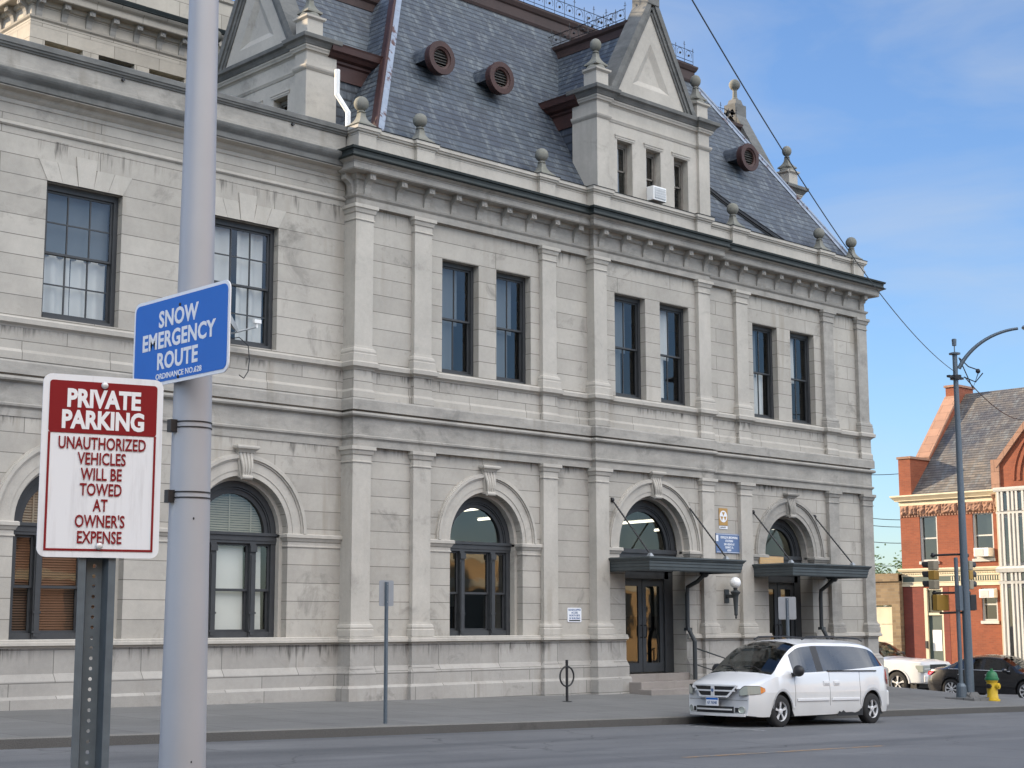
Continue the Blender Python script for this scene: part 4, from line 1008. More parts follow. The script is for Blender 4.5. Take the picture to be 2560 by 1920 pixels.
    # windows
    for i, x in enumerate((-1.18, 0, 1.18)):
        m = MB(); x0, x1, y = x-.305, x+.305, .26; z0, z1 = 11.5, 13.02; fr = .07
        m.box(x0, x0+fr, y, y+.12, z0, z1); m.box(x1-fr, x1, y, y+.12, z0, z1); m.box(x0+fr, x1-fr, y, y+.12, z1-.11, z1); m.box(x0+fr, x1-fr, y, y+.12, z0, z0+.07)
        zm = 12.22
        for q0, q1, yy in ((zm, z1-.11, y+.03), (z0+.07, zm+.04, y+.07)):
            m.box(x0+fr, x0+fr+.035, yy, yy+.03, q0, q1); m.box(x1-fr-.035, x1-fr, yy, yy+.03, q0, q1); m.box(x0+fr, x1-fr, yy, yy+.03, q1-.04, q1); m.box(x0+fr, x1-fr, yy, yy+.03, q0, q0+.04)
        w_ = fin(m, 'dormer_window', 'frame_old', PO)
        m = MB(); m.quad((x0+fr, y+.06, z0+.07), (x1-fr, y+.06, z0+.07), (x1-fr, y+.06, z1-.1), (x0+fr, y+.06, z1-.1)); fin(m, 'pane', 'glass' if i == 2 else 'glass_dark', w_)
        if i != 1:
            m = MB(); m.quad((x0+fr, y+.16, z0+.05 if i == 0 else zm), (x0+fr+.40, y+.16, z0+.05 if i == 0 else zm), (x0+fr+.36, y+.16, z1-.1), (x0+fr, y+.16, z1-.1)); fin(m, 'blind', 'curtain', w_)
        else:
            m = MB(); m.quad((x0+fr, y+.16, z0+.05), (x1-fr, y+.16, z0+.05), (x1-fr, y+.16, z1-.1), (x0+fr, y+.16, z1-.1)); fin(m, 'blind', 'brownblind', w_)
    return body
XD = 32.16
dormer(Matrix.Translation((XD, 27.92, 0)))
dormer(Matrix.Translation((21.95, YM-.04, 0)) @ Matrix.Rotation(R(-90), 4, 'Z'))
dormer(Matrix.Translation((42.06, YM-.04, 0)) @ Matrix.Rotation(R(90), 4, 'Z'))
cresting((XD-.4, 28.6, 0), (XD-.4, 31.9, 0), 'dormer_cresting', roof, 16.82, .62, .36); cresting((XD+.4, 28.6, 0), (XD+.4, 31.9, 0), 'dormer_cresting', roof, 16.82, .62, .36)
cresting((38.9, YM-.4, 0), (41.4, YM-.4, 0), 'dormer_cresting', roof, 16.82, .62, .36)
# cables lying down the right end of the roof, white flue pipes in the left valley
m = MB()
for dx, dz in ((0, 0), (.16, .02), (.30, .01), (.55, .0)):
    P = [(34.75+dx*.6, 29.45, 0), (36.2+dx, 28.85, 0), (38.0+dx*1.4, 28.30, 0)]
    m.tube([(p[0], p[1], 11.84+k*(p[1]-28.5)+.05+dz) for p in P], .020 if dx != .16 else .032, 6)
m.build('roof_cable', 'black', roof)
m = MB(); m.tube([(22.35, 29.1, 11.4), (22.35, 29.1, 12.15), (22.2, 29.35, 12.62), (22.2, 29.35, 13.25)], .065, 10); m.build('flue_pipe', 'white', roof)
m = MB(); m.tube([(21.55, 29.6, 11.0), (21.5, 29.5, 11.85)], .06, 8); m.build('flue_pipe', 'white', roof)

# --- taller rear block behind the wing
YB_, XB_ = 37.4, 18.19
m = MB(); ww = [(18.62, 19.73), (20.20, 21.30), (21.76, 22.90), (23.4, 24.5)]
wall(m, YB_, XB_, 33.0, 10.5, 15.66, [rect(a, b, 12.6, 15.30) for a, b in ww], .30)
m.quad((XB_, YB_, 10.5), (XB_, 58, 10.5), (XB_, 58, 15.66), (XB_, YB_, 15.66)); m.quad((33, YB_, 10.5), (33, 58, 10.5), (33, 58, 15.66), (33, YB_, 15.66))
part(m, 'rear_block_wall', 'warm_stone')
for i, (a, b) in enumerate(ww):
    m = MB(); m.quad((a, YB_+.28, 12.6), (b, YB_+.28, 12.6), (b, YB_+.28, 15.3), (a, YB_+.28, 15.3)); part(m, 'rear_block_window', 'cream' if i != 1 else 'bronze')
RP = [(XB_, 58), (XB_, YB_), (33, YB_), (33, 58)]
m = MB(); m.sweep(RP, [(q, z+6.12) for q, z in [(-.7, 9.533), (0, 9.533), (0, 9.69), (.045, 9.735), (.06, 9.78), (0, 9.80), (-.03, 9.80), (-.03, 10.12), (.02, 10.14), (.05, 10.20), (.055, 10.255), (.30, 10.262), (.32, 10.285), (.32, 10.415), (.335, 10.445), (.36, 10.46), (.41, 10.50), (.45, 10.55), (.455, 10.572), (-.7, 10.60)]]); part(m, 'rear_block_cornice', 'warm_stone')
m = MB(); m.sweep(RP, [(q, z+6.12) for q, z in [(-.5, 10.602), (.47, 10.576), (.49, 10.59), (.43, 10.625), (.46, 10.70), (.47, 10.735), (.05, 10.775), (-.5, 10.775)]]); part(m, 'rear_block_gutter', 'gutter')
m = MB(); m.sweep([(XB_+.1, 58), (XB_+.1, YB_+.1), (33, YB_+.1)], [(-.3, 16.8), (0, 16.8), (0, 17.9), (.06, 17.95), (.08, 18.05), (-.3, 18.05)]); part(m, 'rear_block_parapet', 'warm_stone')
def rbracket(x, y, rz):
    o = br0.copy(); col.objects.link(o); o.parent = PO; o.location = (x, y, 15.92); o.rotation_euler = (0, 0, rz)
for i in range(18): rbracket(18.42+.725*i, YB_+.03, 0)
for i in range(8): rbracket(XB_+.03, YB_+.3+.725*i, R(-90))

# ================================================================== THINGS ON THE FACADE
def rrect(cx, cz, w, h, r, n=5):
    pts = []
    for sx, sz, a0 in ((1, 1, 0), (-1, 1, 90), (-1, -1, 180), (1, -1, 270)):
        for i in range(n+1):
            a = R(a0+90*i/n); pts.append((cx+sx*(w/2-r)+r*math.cos(a), cz+sz*(h/2-r)+r*math.sin(a)))
    return pts
def plate(w, h, r, t, mat, parent=None, name='panel', hole=None):
    """flat panel standing in the local xz plane, face towards -y"""
    m = MB(); m.prism([(x, 0, z) for x, z in rrect(0, 0, w, h, r)], (0, t, 0)); return m.build(name, mat, parent)

# window air conditioner in the dormer
AC = thing('air_conditioner', 'white window air conditioner jutting from the middle attic window', 'air conditioner', (XD-.02, 27.98, 11.52))
m = MB(); m.box(-.27, .27, -.24, .30, 0, .40); m.build('housing', 'white', AC, bevel=.015)
m = MB(); m.box(-.22, .22, -.252, -.238, .05, .35)
g = m.build('grille', 'alu', AC); m = MB()
for i in range(9): m.box(-.21+.047*i, -.195+.047*i, -.258, -.252, .06, .34)
for i in range(4): m.box(-.215, .215, -.261, -.2585, .09+.07*i, .097+.07*i)
m.build('grille_bar', 'white', g)

DISH = thing('satellite_dish', 'grey satellite dish bolted to the sill of the wing window', 'satellite dish', (18.45, 28.05, 5.95))
m = MB(); pr = [(.0, .0), (.12, .012), (.22, .045), (.31, .10), (.315, .10), (.22, .035), (.12, 0.0), (0.0, -.012)]
m.lathe((0, 0, 0), pr, 24); o = m.build('reflector', 'alu', DISH, smooth=True); o.location = (-.10, -.05, .42); o.rotation_euler = (R(62), R(12), R(35))
m = MB(); m.tube([(-.05, .05, 0), (-.08, 0, .25), (-.10, -.02, .40)], .022, 8); m.build('mast', 'alu', DISH)
m = MB(); m.tube([(-.06, -.16, .14), (.40, -.42, .30)], .02, 8); m.build('feed_arm', 'alu', DISH)
m = MB(); m.box(.33, .50, -.46, -.38, .38, .46); m.tube([(.41, -.42, .28), (.41, -.42, .40)], .025, 8); m.build('receiver', 'white', DISH)
m = MB(); m.tube([(.0, .05, .05), (.2, -.08, .10), (.42, -.10, -.05), (.46, -.10, -.35), (.42, -.12, -.62), (.30, -.14, -.78), (.18, -.14, -.72)], .012, 6); m.build('cable', 'black', DISH)

LAMP = thing('wall_lamp', 'black torch-shaped wall lamp with a white globe between the two doors', 'lamp', (34.97, 28.0, .55))
m = MB(); m.box(-.10, .10, -.03, .0, .0, .38); m.box(-.05, .05, -.28, -.02, .14, .24); m.build('bracket', 'bronze', LAMP, bevel=.008)
m = MB(); m.lathe((0, -.33, 0), [(.012, -.44), (.03, -.40), (.02, -.36), (.045, -.33), (.05, -.30), (.045, -.28), (.075, .16), (.085, .22), (.135, .27), (.14, .30), (.10, .33), (.05, .36), (.06, .40), (.06, .42)], 14); m.build('torch_stem', 'bronze', LAMP, smooth=True)
m = MB(); m.ball((0, -.33, .56), .155, 20, 14); m.build('globe', 'globe', LAMP, smooth=True)

FO = thing('shelter_sign', 'small ochre fallout shelter sign with three triangles in a white disc', 'sign', (34.90, 27.995, 2.92))
m = MB(); m.box(-.19, .19, -.012, 0, -.21, .27); m.build('panel', 'gold', FO)
m = MB(); m.lathe((0, -.013, .04), [(0.0, 0), (.165, 0), (.165, -.002), (0, -.0021)], 28, 'y'); m.build('disc', 'signwhite', FO)
for a in (90, 210, 330):
    m = MB(); c = Vector((.0, 0, .04)); d = lambda q, r: (c.x+r*math.cos(R(q)), -.0175, c.z+r*math.sin(R(q)))
    m.prism([d(a, .012), d(a-30, .138), d(a+30, .138)], (0, .0018, 0)); m.build('triangle', 'gold', FO)
m = MB(); m.box(-.18, .18, -.010, -.001, -.31, -.225); m.build('capacity_plate', 'signwhite', FO)
text('CAPACITY', .055, 'black', FO, front_m(-.02, -.0115, -.268), bold=.002)

BL = thing('plaque', 'blue name plaque with white lettering under the ochre fallout shelter sign', 'sign', (35.06, 27.985, 2.21))
m = MB(); m.box(-.53, .53, -.02, 0, -.27, .27); m.build('panel', 'plaque_blue', BL)
m = MB()
for a in ((-.51, .51, .245, .255), (-.51, .51, -.255, -.245)): m.box(a[0], a[1], -.022, -.0195, a[2], a[3])
m.box(-.53, -.43, -.023, -.0195, .05, .22); m.build('border', 'signwhite', BL)
for s_, z, h in (('ORVILLE H. BROWNING', .16, .088), ('STATION', .065, .085), ('200 N EIGHTH ST', -.03, .075), ('QUINCY, IL', -.115, .075), ('62301', -.195, .075)):
    text(s_, h, 'signwhite', BL, front_m(.05, -.0215, z), bold=.003, sx=.80 if len(s_) > 14 else .95)
WS = thing('notice', 'small white notice with a black bar beside the middle entrance', 'sign', (28.87, 27.995, .21))
plate(.50, .36, .04, .012, 'signwhite', WS).location = (0, -.012, 0)
for s_, z in (('HANDICAPPED', .125), ('ACCESS', .055), ('NORTH SIDE', -.015), ('OF BUILDING', -.085)):
    text(s_, .066, 'sign_navy' if 'sign_navy' in M else 'plaque_blue', WS, front_m(0, -.0135, z), bold=.002)
m = MB(); m.box(-.20, .20, -.0145, -.012, -.155, -.125); m.build('bar', 'black', WS)

# ================================================================== NEAR SIGNS AND POLE
SD = Vector((math.sin(_ya+R(63)), math.cos(_ya+R(63)), 0))
rz = math.atan2(SD.y, SD.x)
PS = thing('parking_sign', 'maroon and white private parking sign on a perforated steel post', 'sign', (1.984, 3.580, -1.62), rz)
pz = 1.62+.393; PSW = .302
pn = plate(PSW, .457, .022, .004, 'signscuff', PS); pn.location = (0, -.008, pz)
bd = MB(); t = .0055
W2, H2 = PSW/2-.016, .457/2-.016
bd.prism([(x, 0, z) for x, z in rrect(0, (H2+.081)/2, 2*W2, H2-.081, .008)], (0, .0012, 0)); b = bd.build('header', 'signred', PS); b.location = (0, -.0094, pz)
bd = MB(); bd.box(-W2, -W2+t, 0, .001, -H2, .082); bd.box(W2-t, W2, 0, .001, -H2, .082); bd.box(-W2+t, W2-t, 0, .001, -H2, -H2+t); b = bd.build('border', 'signred', PS); b.location = (0, -.0094, pz)
def ptext(body, z, size, mat, bold, sx): text(body, size, mat, PS, front_m(0, -.0098, pz+z), bold=bold, sx=sx, depth=.0003)
ptext('PRIVATE', .167, .062, 'signwhite', .0026, .80); ptext('PARKING', .113, .062, 'signwhite', .0026, .80)
for body, z in (('UNAUTHORIZED', .055), ('VEHICLES', .0165), ('WILL BE', -.0225), ('TOWED', -.061), ('AT', -.100), ("OWNER'S", -.140), ('EXPENSE', -.180)): ptext(body, z, .043, 'signred', .0007, .66)
for z in (.205, -.200):
    m = MB(); m.ball((0, -.012, pz+z), .009, 14, 8, (1, .6, 1)); m.build('bolt', 'chrome', PS, smooth=True)
# U-channel post with a row of holes
m = MB(); prof = [(-.046, .0), (-.046, .004), (-.026, .004), (-.017, .036), (.017, .036), (.026, .004), (.046, .004), (.046, 0), (.028, 0), (.019, .031), (.0, .031), (-.019, .031), (-.028, 0)]
# web (back) is built as a perforated strip so daylight shows through the holes
seg = 10
def chan(m, pts, z0, z1):
    n = len(pts)
    m.add([(x, y, z0) for x, y in pts]+[(x, y, z1) for x, y in pts], [(i, (i+1) % n, n+(i+1) % n, n+i) for i in range(n)]+[tuple(range(n))[::-1], tuple(range(n, 2*n))])
for s in (-1, 1):
    chan(m, [(s*.0125, .031), (s*.019, .031), (s*.028, 0), (s*.046, 0), (s*.046, .004), (s*.030, .004), (s*.021, .036), (s*.0125, .036)][::s], 0, pz+.23)
z = .0; step = .0254
while z < pz+.22:
    y0, y1 = .0312, .0358; hw = .0125; r = .0048; n = 12
    bm = bmesh.new(); 
    def lp2(P): v_ = [bm.verts.new((a, y0, b)) for a, b in P]; return [bm.edges.new((v_[i], v_[(i+1) % len(v_)])) for i in range(len(v_))]
    circ = [(r*math.cos(2*math.pi*i/n), z+step/2+r*math.sin(2*math.pi*i/n)) for i in range(n)]
    es = lp2([(-hw, z), (hw, z), (hw, z+step), (-hw, z+step)])+lp2(circ); bmesh.ops.triangle_fill(bm, edges=es, use_beauty=True, normal=(0, -1, 0)); bm.verts.index_update()
    m.add([v.co for v in bm.verts], [[v.index for v in f.verts] for f in bm.faces]); bm.free()
    m.add([(a, y0, b) for a, b in circ]+[(a, y1, b) for a, b in circ], [(i, (i+1) % n, n+(i+1) % n, n+i) for i in range(n)])
    z += step
m.build('post', 'galv', PS)

px_, py_ = 2.735, 4.36
POL = thing('steel_pole', 'thick grey tapered steel pole right behind the maroon parking sign', 'pole', (px_, py_, -1.62))
m = MB(); rr = lambda z: .0835-.0094*(z)
m.lathe((0, 0, 0), [(rr(z), z) for z in (0, .5, 1.0, 1.6, 2.2, 2.8, 3.4, 4.2, 6.0, 9.0)], 40); m.build('shaft', 'pole', POL, smooth=True)
for z in (1.62+.62, 1.62+.395):
    m = MB()
    for q in (0, .018): m.lathe((0, 0, z+q), [(rr(z)-.001, 0), (rr(z)+.0022, 0), (rr(z)+.0022, .004), (rr(z)-.001, .004)], 32)
    m.box(-rr(z)-.022, -rr(z)+.01, -.012, .012, -.014+z, .026+z); m.build('strap', 'black', POL)
m = MB(); m.tube([(-.072, -.03, .88), (-.04, -.071, .885), (.02, -.077, .90)], .0022, 5)
for (a, z, r) in ((-95, .56, .004), (-60, .50, .003), (-120, .33, .006), (-128, .30, .005), (-70, 1.05, .003), (-110, 1.95, .003), (-100, 1.2, .0025), (-60, 2.62, .004), (-140, .75, .003)):
    m.ball((rr(z)*math.cos(R(a)), rr(z)*math.sin(R(a)), z), r, 8, 5, (1, 1, 1.5))
m.build('chip', 'black', POL)
BS = thing('street_sign', 'blue snow emergency route sign strapped to the thick grey pole', 'sign', (px_-.085, 4.305, 1.62*0+.905), R(-90))
o = plate(.565, .289, .030, .004, 'signwhite', BS); o.location = (0, -.004, 0)
o = plate(.565-.022, .289-.022, .022, .0012, 'signblue', BS, 'face'); o.location = (0, -.0053, 0)
for body, z, h, sx, b_ in (('SNOW', .068, .074, .98, .0022), ('EMERGENCY', .000, .074, .98, .0022), ('ROUTE', -.069, .074, .98, .0022), ('ORDINANCE NO.628', -.117, .025, 1.1, .0006)):
    text(body, h, 'signwhite', BS, front_m(-.01 if h > .05 else .0, -.0058, z), bold=b_, sx=sx, depth=.0004, spacing=1.05)
for z in (.105, -.128):
    m = MB(); m.ball((.0, -.006, z), .006, 10, 6, (1, .6, 1)); m.build('bolt', 'black', BS)
m = MB(); m.box(-.04, .04, 0, .03, .09, .115); m.box(-.04, .04, 0, .03, -.12, -.095); m.build('bracket', 'galv', BS)

# ================================================================== PAVEMENT FURNITURE
def backsign(x, y, zt, w, h, label, rz_):
    g = zs(x, y); t = thing('street_sign', label, 'sign', (x, y, g), rz_, 'street signs seen from behind'); H = zt-g
    o = plate(w, h, .03, .004, 'alu', t); o.location = (0, 0, H-h/2)
    m = MB(); chan(m, [(-.04, -.001), (-.025, -.001), (-.015, -.03), (.015, -.03), (.025, -.001), (.04, -.001), (.04, -.005), (.029, -.005), (.019, -.034), (-.019, -.034), (-.029, -.005), (-.04, -.005)], -.1, H-.03)
    m.build('post', 'galv', t)
    m = MB()
    for q in (.07, h-.07): m.ball((0, -.036, H-q), .010, 8, 5)
    m.build('bolt', 'alu', t); return t
backsign(17.9, 22.0, .765, .305, .455, 'bare grey back of a small street sign standing alone by the kerb', R(-6))
backsign(30.15, 22.35, .60, .42, .52, 'bare grey back of a street sign rising behind the white minivan', R(-38))
g = zs(26.45, 25.9)
RK = thing('bike_rack', 'black post-and-ring bike rack on the pavement', 'bike rack', (26.45, 25.9, g))
m = MB(); m.tube([(0, 0, 0), (0, 0, .95)], .032, 14); m.build('post', 'black', RK)
m = MB(); m.tube([(.225*math.cos(R(a)), 0, .575+.225*math.sin(R(a))) for a in range(0, 361, 12)], .020, 8, cap=False); m.build('ring', 'black', RK, smooth=True)
m = MB(); m.lathe((0, 0, 0), [(.11, -.05), (.11, .012), (.05, .014)], 20); m.build('base_plate', 'black', RK)

g = zs(40.15, 22.9)
HY = thing('fire_hydrant', 'yellow fire hydrant with a green bonnet on the corner', 'fire hydrant', (40.15, 22.9, g))
m = MB(); m.lathe((0, 0, 0), [(.20, -.05), (.20, .04), (.16, .05), (.155, .12), (.145, .14), (.145, .50), (.165, .52), (.165, .56)], 20); m.build('barrel', 'yellow', HY, smooth=True)
m = MB(); m.lathe((0, 0, .56), [(.19, 0), (.19, .05), (.165, .07), (.155, .14), (.12, .21), (.06, .25), (.04, .25), (.04, .31), (.03, .31)], 18); m.build('bonnet', 'hydgreen', HY, smooth=True)
for dx, dy in ((-1, 0), (1, 0), (0, -1)):
    m = MB(); r_ = .065 if dy == 0 else .085
    m.tube([(dx*.12, dy*.12, .40), (dx*.21, dy*.21, .40)], r_, 12); m.tube([(dx*.21, dy*.21, .40), (dx*.235, dy*.235, .40)], r_*.6, 8); m.build('outlet', 'black' if dy == 0 else 'yellow', HY)

# signal corner: tall lamp standard, short signal post, heads
LX, LY = 39.75, 23.36; g = zs(LX, LY); LH = (1550-868)/90.2
LS = thing('street_lamp', 'tall grey lamp standard with a curved arm on the corner', 'street lamp', (LX, LY, g))
H = LH-g
m = MB(); m.lathe((0, 0, 0), [(.128, .12), (.118, 2), (.10, 5), (.078, 7.4), (.068, H-.3), (.068, H)], 20); m.lathe((0, 0, H), [(.16, 0), (.16, .04), (.03, .07)], 14); m.tube([(0, 0, H+.05), (0, 0, H+.25)], .015, 6); m.lathe((0, 0, H+.25), [(.06, 0), (.07, .18), (.05, .2)], 10); m.build('shaft', 'galv', LS, smooth=True)
m = MB(); m.box(-.55, .55, -.45, .45, -.03, .06); m.lathe((0, 0, .05), [(.30, 0), (.27, .07), (.21, .15)], 16); m.build('base', 'concrete', LS)
ad = Vector((.55, -.835, 0))
m = MB(); zb_ = (1550-905)/90.2-g; tip = (1550-817)/89-g
pts = []
for i in range(15):
    t = i/14; a = t*math.pi/2*.93; pts.append(Vector((0, 0, zb_))+ad*(.1+1.78*(1-math.cos(a))*.55+1.75*t*.45*2*.5)+Vector((0, 0, (tip-zb_)*math.sin(a)/math.sin(math.pi/2*.93))))
m.tube(pts, [.058-.018*i/14 for i in range(15)], 10); m.build('arm', 'galv', LS, smooth=True)
e = pts[-1]; m = MB(); m.ball((e.x+ad.x*.45, e.y+ad.y*.45, e.z+.02), .30, 16, 10, (1.2, 1.2, .35)); m.build('lamp_head', 'alu', LS, smooth=True)
m = MB(); zc_ = (1550-928)/90.2-g; m.lathe((0, 0, zc_), [(.16, -.06), (.16, .06)], 14); m.box(-.4, .35, -.05, .05, zc_-.03, zc_+.03); m.ball((.62*.55, -.62*.83, zc_+.16), .07, 8, 6); m.tube([(.05, -.1, H-.1), (.25, -.38, H-1.0), (.36, -.54, zc_+.18)], .018, 5); m.tube([(.1, -.1, zc_+.55), (.2, -.3, zc_+.3), (.36, -.54, zc_+.18)], .018, 5); m.tube([(.1, -.2, zc_), (.3, -.45, zc_-.15), (.42, -.62, zc_+.1)], .018, 5); m.build('cable_fitting', 'black', LS)
sx_, sy_ = LX-.26, LY+.10; g2 = zs(sx_, sy_)
SP = thing('signal_post', 'thin grey signal post leaning close to the lamp standard', 'post', (sx_, sy_, g2))
m = MB(); m.lathe((0, 0, 0), [(.15, 0), (.14, .35), (.10, .42), (.06, .45), (.055, 1.78-g2), (.03, 1.80-g2)], 14); m.box(-.09, .09, -.12, .02, .78-g2-.45, 1.02-g2); m.build('shaft', 'galv', SP, smooth=False)
m = MB()
lf = Vector((-.16, .62, 0)); rf = Vector((.62, .02, 0))
m.tube([lf+Vector((0, 0, 1.87-g2)), (0, 0, 1.88-g2), rf+Vector((0, 0, 1.90-g2))], .03, 8); m.tube([lf+Vector((0, 0, .82-g2)), (0, 0, .82-g2), rf+Vector((0, 0, .82-g2))], .03, 8); m.tube([lf*.8+Vector((0, 0, .26-g2)), (0, 0, .28-g2), rf*.8+Vector((0, 0, .26-g2))], .03, 8)
for q in (lf, rf):
    for z in (1.87, .82): m.ball((q.x, q.y, z-g2), .07, 10, 6)
m.build('bracket_arm', 'black', SP)
def signal(loc, rz_, label):
    t = thing('traffic_light', label, 'traffic light', loc, rz_, 'traffic lights on the corner')
    for i in range(3):
        z = .27*i
        m = MB(); m.box(-.13, .13, -.10, .10, z, z+.255); h = m.build('housing', 'signal_tan' if i != 1 else 'signal_yellow', t, bevel=.02)
        m = MB(); n = 14; pts = [(.115*math.cos(R(a)), .115*math.sin(R(a))) for a in range(-30, 211, 20)]
        for a, b in zip(pts, pts[1:]): m.add([(a[0], -.10, z+.13+a[1]), (b[0], -.10, z+.13+b[1]), (b[0], -.34+.05*(1-b[1]/.115), z+.13+b[1]), (a[0], -.34+.05*(1-a[1]/.115), z+.13+a[1])], [(0, 1, 2, 3)])
        m.build('visor', 'blackplastic', t)
        m = MB(); m.lathe((0, -.105, z+.13), [(0.0, 0), (.1, 0), (.1, -.01), (0, -.02)], 16, 'y'); m.build('lens', ('hydgreen', 'amber', 'redlens')[i], t)
    return t
signal((sx_+lf.x, sy_+lf.y, .92), R(180), 'traffic light with its back to the camera on the left arm of the signal post')
signal((sx_+rf.x, sy_+rf.y, .92), R(90), 'traffic light with black visors on the right arm of the signal post')
def pedsig(loc, rz_, label, mt):
    t = thing('pedestrian_signal', label, 'pedestrian signal', loc, rz_, 'pedestrian signals on the corner')
    m = MB(); m.box(-.22, .22, -.08, .10, 0, .44); m.build('housing', mt, t, bevel=.015)
    m = MB(); m.box(-.20, .20, -.14, -.08, .42, .44); m.box(-.20, .20, -.14, -.08, .21, .225); m.box(-.20, -.19, -.14, -.08, .02, .43); m.box(.19, .20, -.14, -.08, .02, .43); m.quad((-.19, -.085, .02), (.19, -.085, .02), (.19, -.085, .42), (-.19, -.085, .42)); m.build('visor', 'black', t); return t
pedsig((sx_+lf.x*.75, sy_+lf.y*.75, .33), R(165), 'amber-backed pedestrian signal under the left traffic light', 'signal_yellow')
pedsig((sx_+rf.x*.9, sy_+rf.y*.9, .33), R(75), 'black pedestrian signal under the right traffic light', 'black')

# wires
def ray(u, v): d = fw + r2*((u-1280)/3942) - u2*((v-960)/3942); return d
def wire(name, label, A, B, sag, r, n=24):
    m = MB(); A, B = Vector(A), Vector(B); pts = [A.lerp(B, i/n)-Vector((0, 0, sag*4*(i/n)*(1-i/n))) for i in range(n+1)]; m.tube(pts, r, 5); return tag(m.build(name, 'black'), label, 'cable', 'overhead cables')
A = ray(1728, -4)*19.0; Bp = Vector((LX, LY, (1550-905)/90.2-.1))
wire('overhead_cable', 'long sagging overhead cable crossing the sky in front of the slate roof', A, Bp, .62, .0095, 40)
wire('overhead_cable', 'short cable running down from the lamp standard towards the brick building', Bp+Vector((.15, -.2, -.15)), ray(2560, 1050)*66, .3, .016)
for i, (v0, v1) in enumerate(((1186, 1178), (1292, 1298), (1310, 1316), (1351, 1356), (1410, 1412))):
    wire('overhead_cable', 'thin cable low in the sky in the gap beside the brick building', ray(2150, v0)*95, ray(2300, v1)*95, .1, .022, 8)

# ================================================================== VEHICLES
def pchip(P):
    X = [p[0] for p in P]; Y = [p[1] for p in P]; n = len(P); d = [(Y[i+1]-Y[i])/(X[i+1]-X[i]) for i in range(n-1)]
    s = [d[0]]+[0 if d[i-1]*d[i] <= 0 else 2*d[i-1]*d[i]/(d[i-1]+d[i]) for i in range(1, n-1)]+[d[-1]]
    def f(x):
        if x <= X[0]: return Y[0]
        if x >= X[-1]: return Y[-1]
        i = max(j for j in range(n-1) if X[j] <= x); h = X[i+1]-X[i]; t = (x-X[i])/h
        return (1+2*t)*(1-t)**2*Y[i]+t*(1-t)**2*h*s[i]+t*t*(3-2*t)*Y[i+1]+t*t*(t-1)*h*s[i+1]
    return f
def wheel(par, x, y, r, w, rim, spokes, side):
    """tyre with rim, spokes and dark brake behind; side = +1 / -1 is the outer face"""
    m = MB(); m.lathe((x, y, r), [(rim-.01, -w/2), (r-.045, -w/2), (r-.012, -w/2+.02), (r, -w/2+.05), (r, w/2-.05), (r-.012, w/2-.02), (r-.045, w/2), (rim-.01, w/2), (rim-.01, -w/2)], 36, 'y'); t = m.build('wheel', 'rubber', par, smooth=True)
    m = MB(); m.lathe((x, y+side*(w/2-.06), r), [(0.0, 0), (rim, 0), (rim, side*.004), (0, side*.005)], 24, 'y'); m.build('brake_disc', 'black', t)
    m = MB(); m.lathe((x, y+side*(w/2-.035), r), [(rim-.018, side*-.02), (rim, side*-.02), (rim+.006, side*.028), (rim-.012, side*.032), (rim-.022, side*.01), (rim-.018, side*-.02)], 30, 'y')
    for i in range(spokes):
        a = 2*math.pi*(i+.25)/spokes; da = .16; yo = y+side*(w/2-.02)
        p = lambda q, rr_: (x+rr_*math.cos(q), yo, r+rr_*math.sin(q))
        m.prism([p(a-.30, .045), p(a-da, rim*.6), p(a-.17, rim-.008), p(a+.17, rim-.008), p(a+da, rim*.6), p(a+.30, .045)], (0, -side*.025, 0))
    m.lathe((x, y+side*(w/2-.045), r), [(.06, 0), (.06, side*.03), (.04, side*.038), (0, side*.04)], 14, 'y'); m.build('rim', 'chrome', t); return t

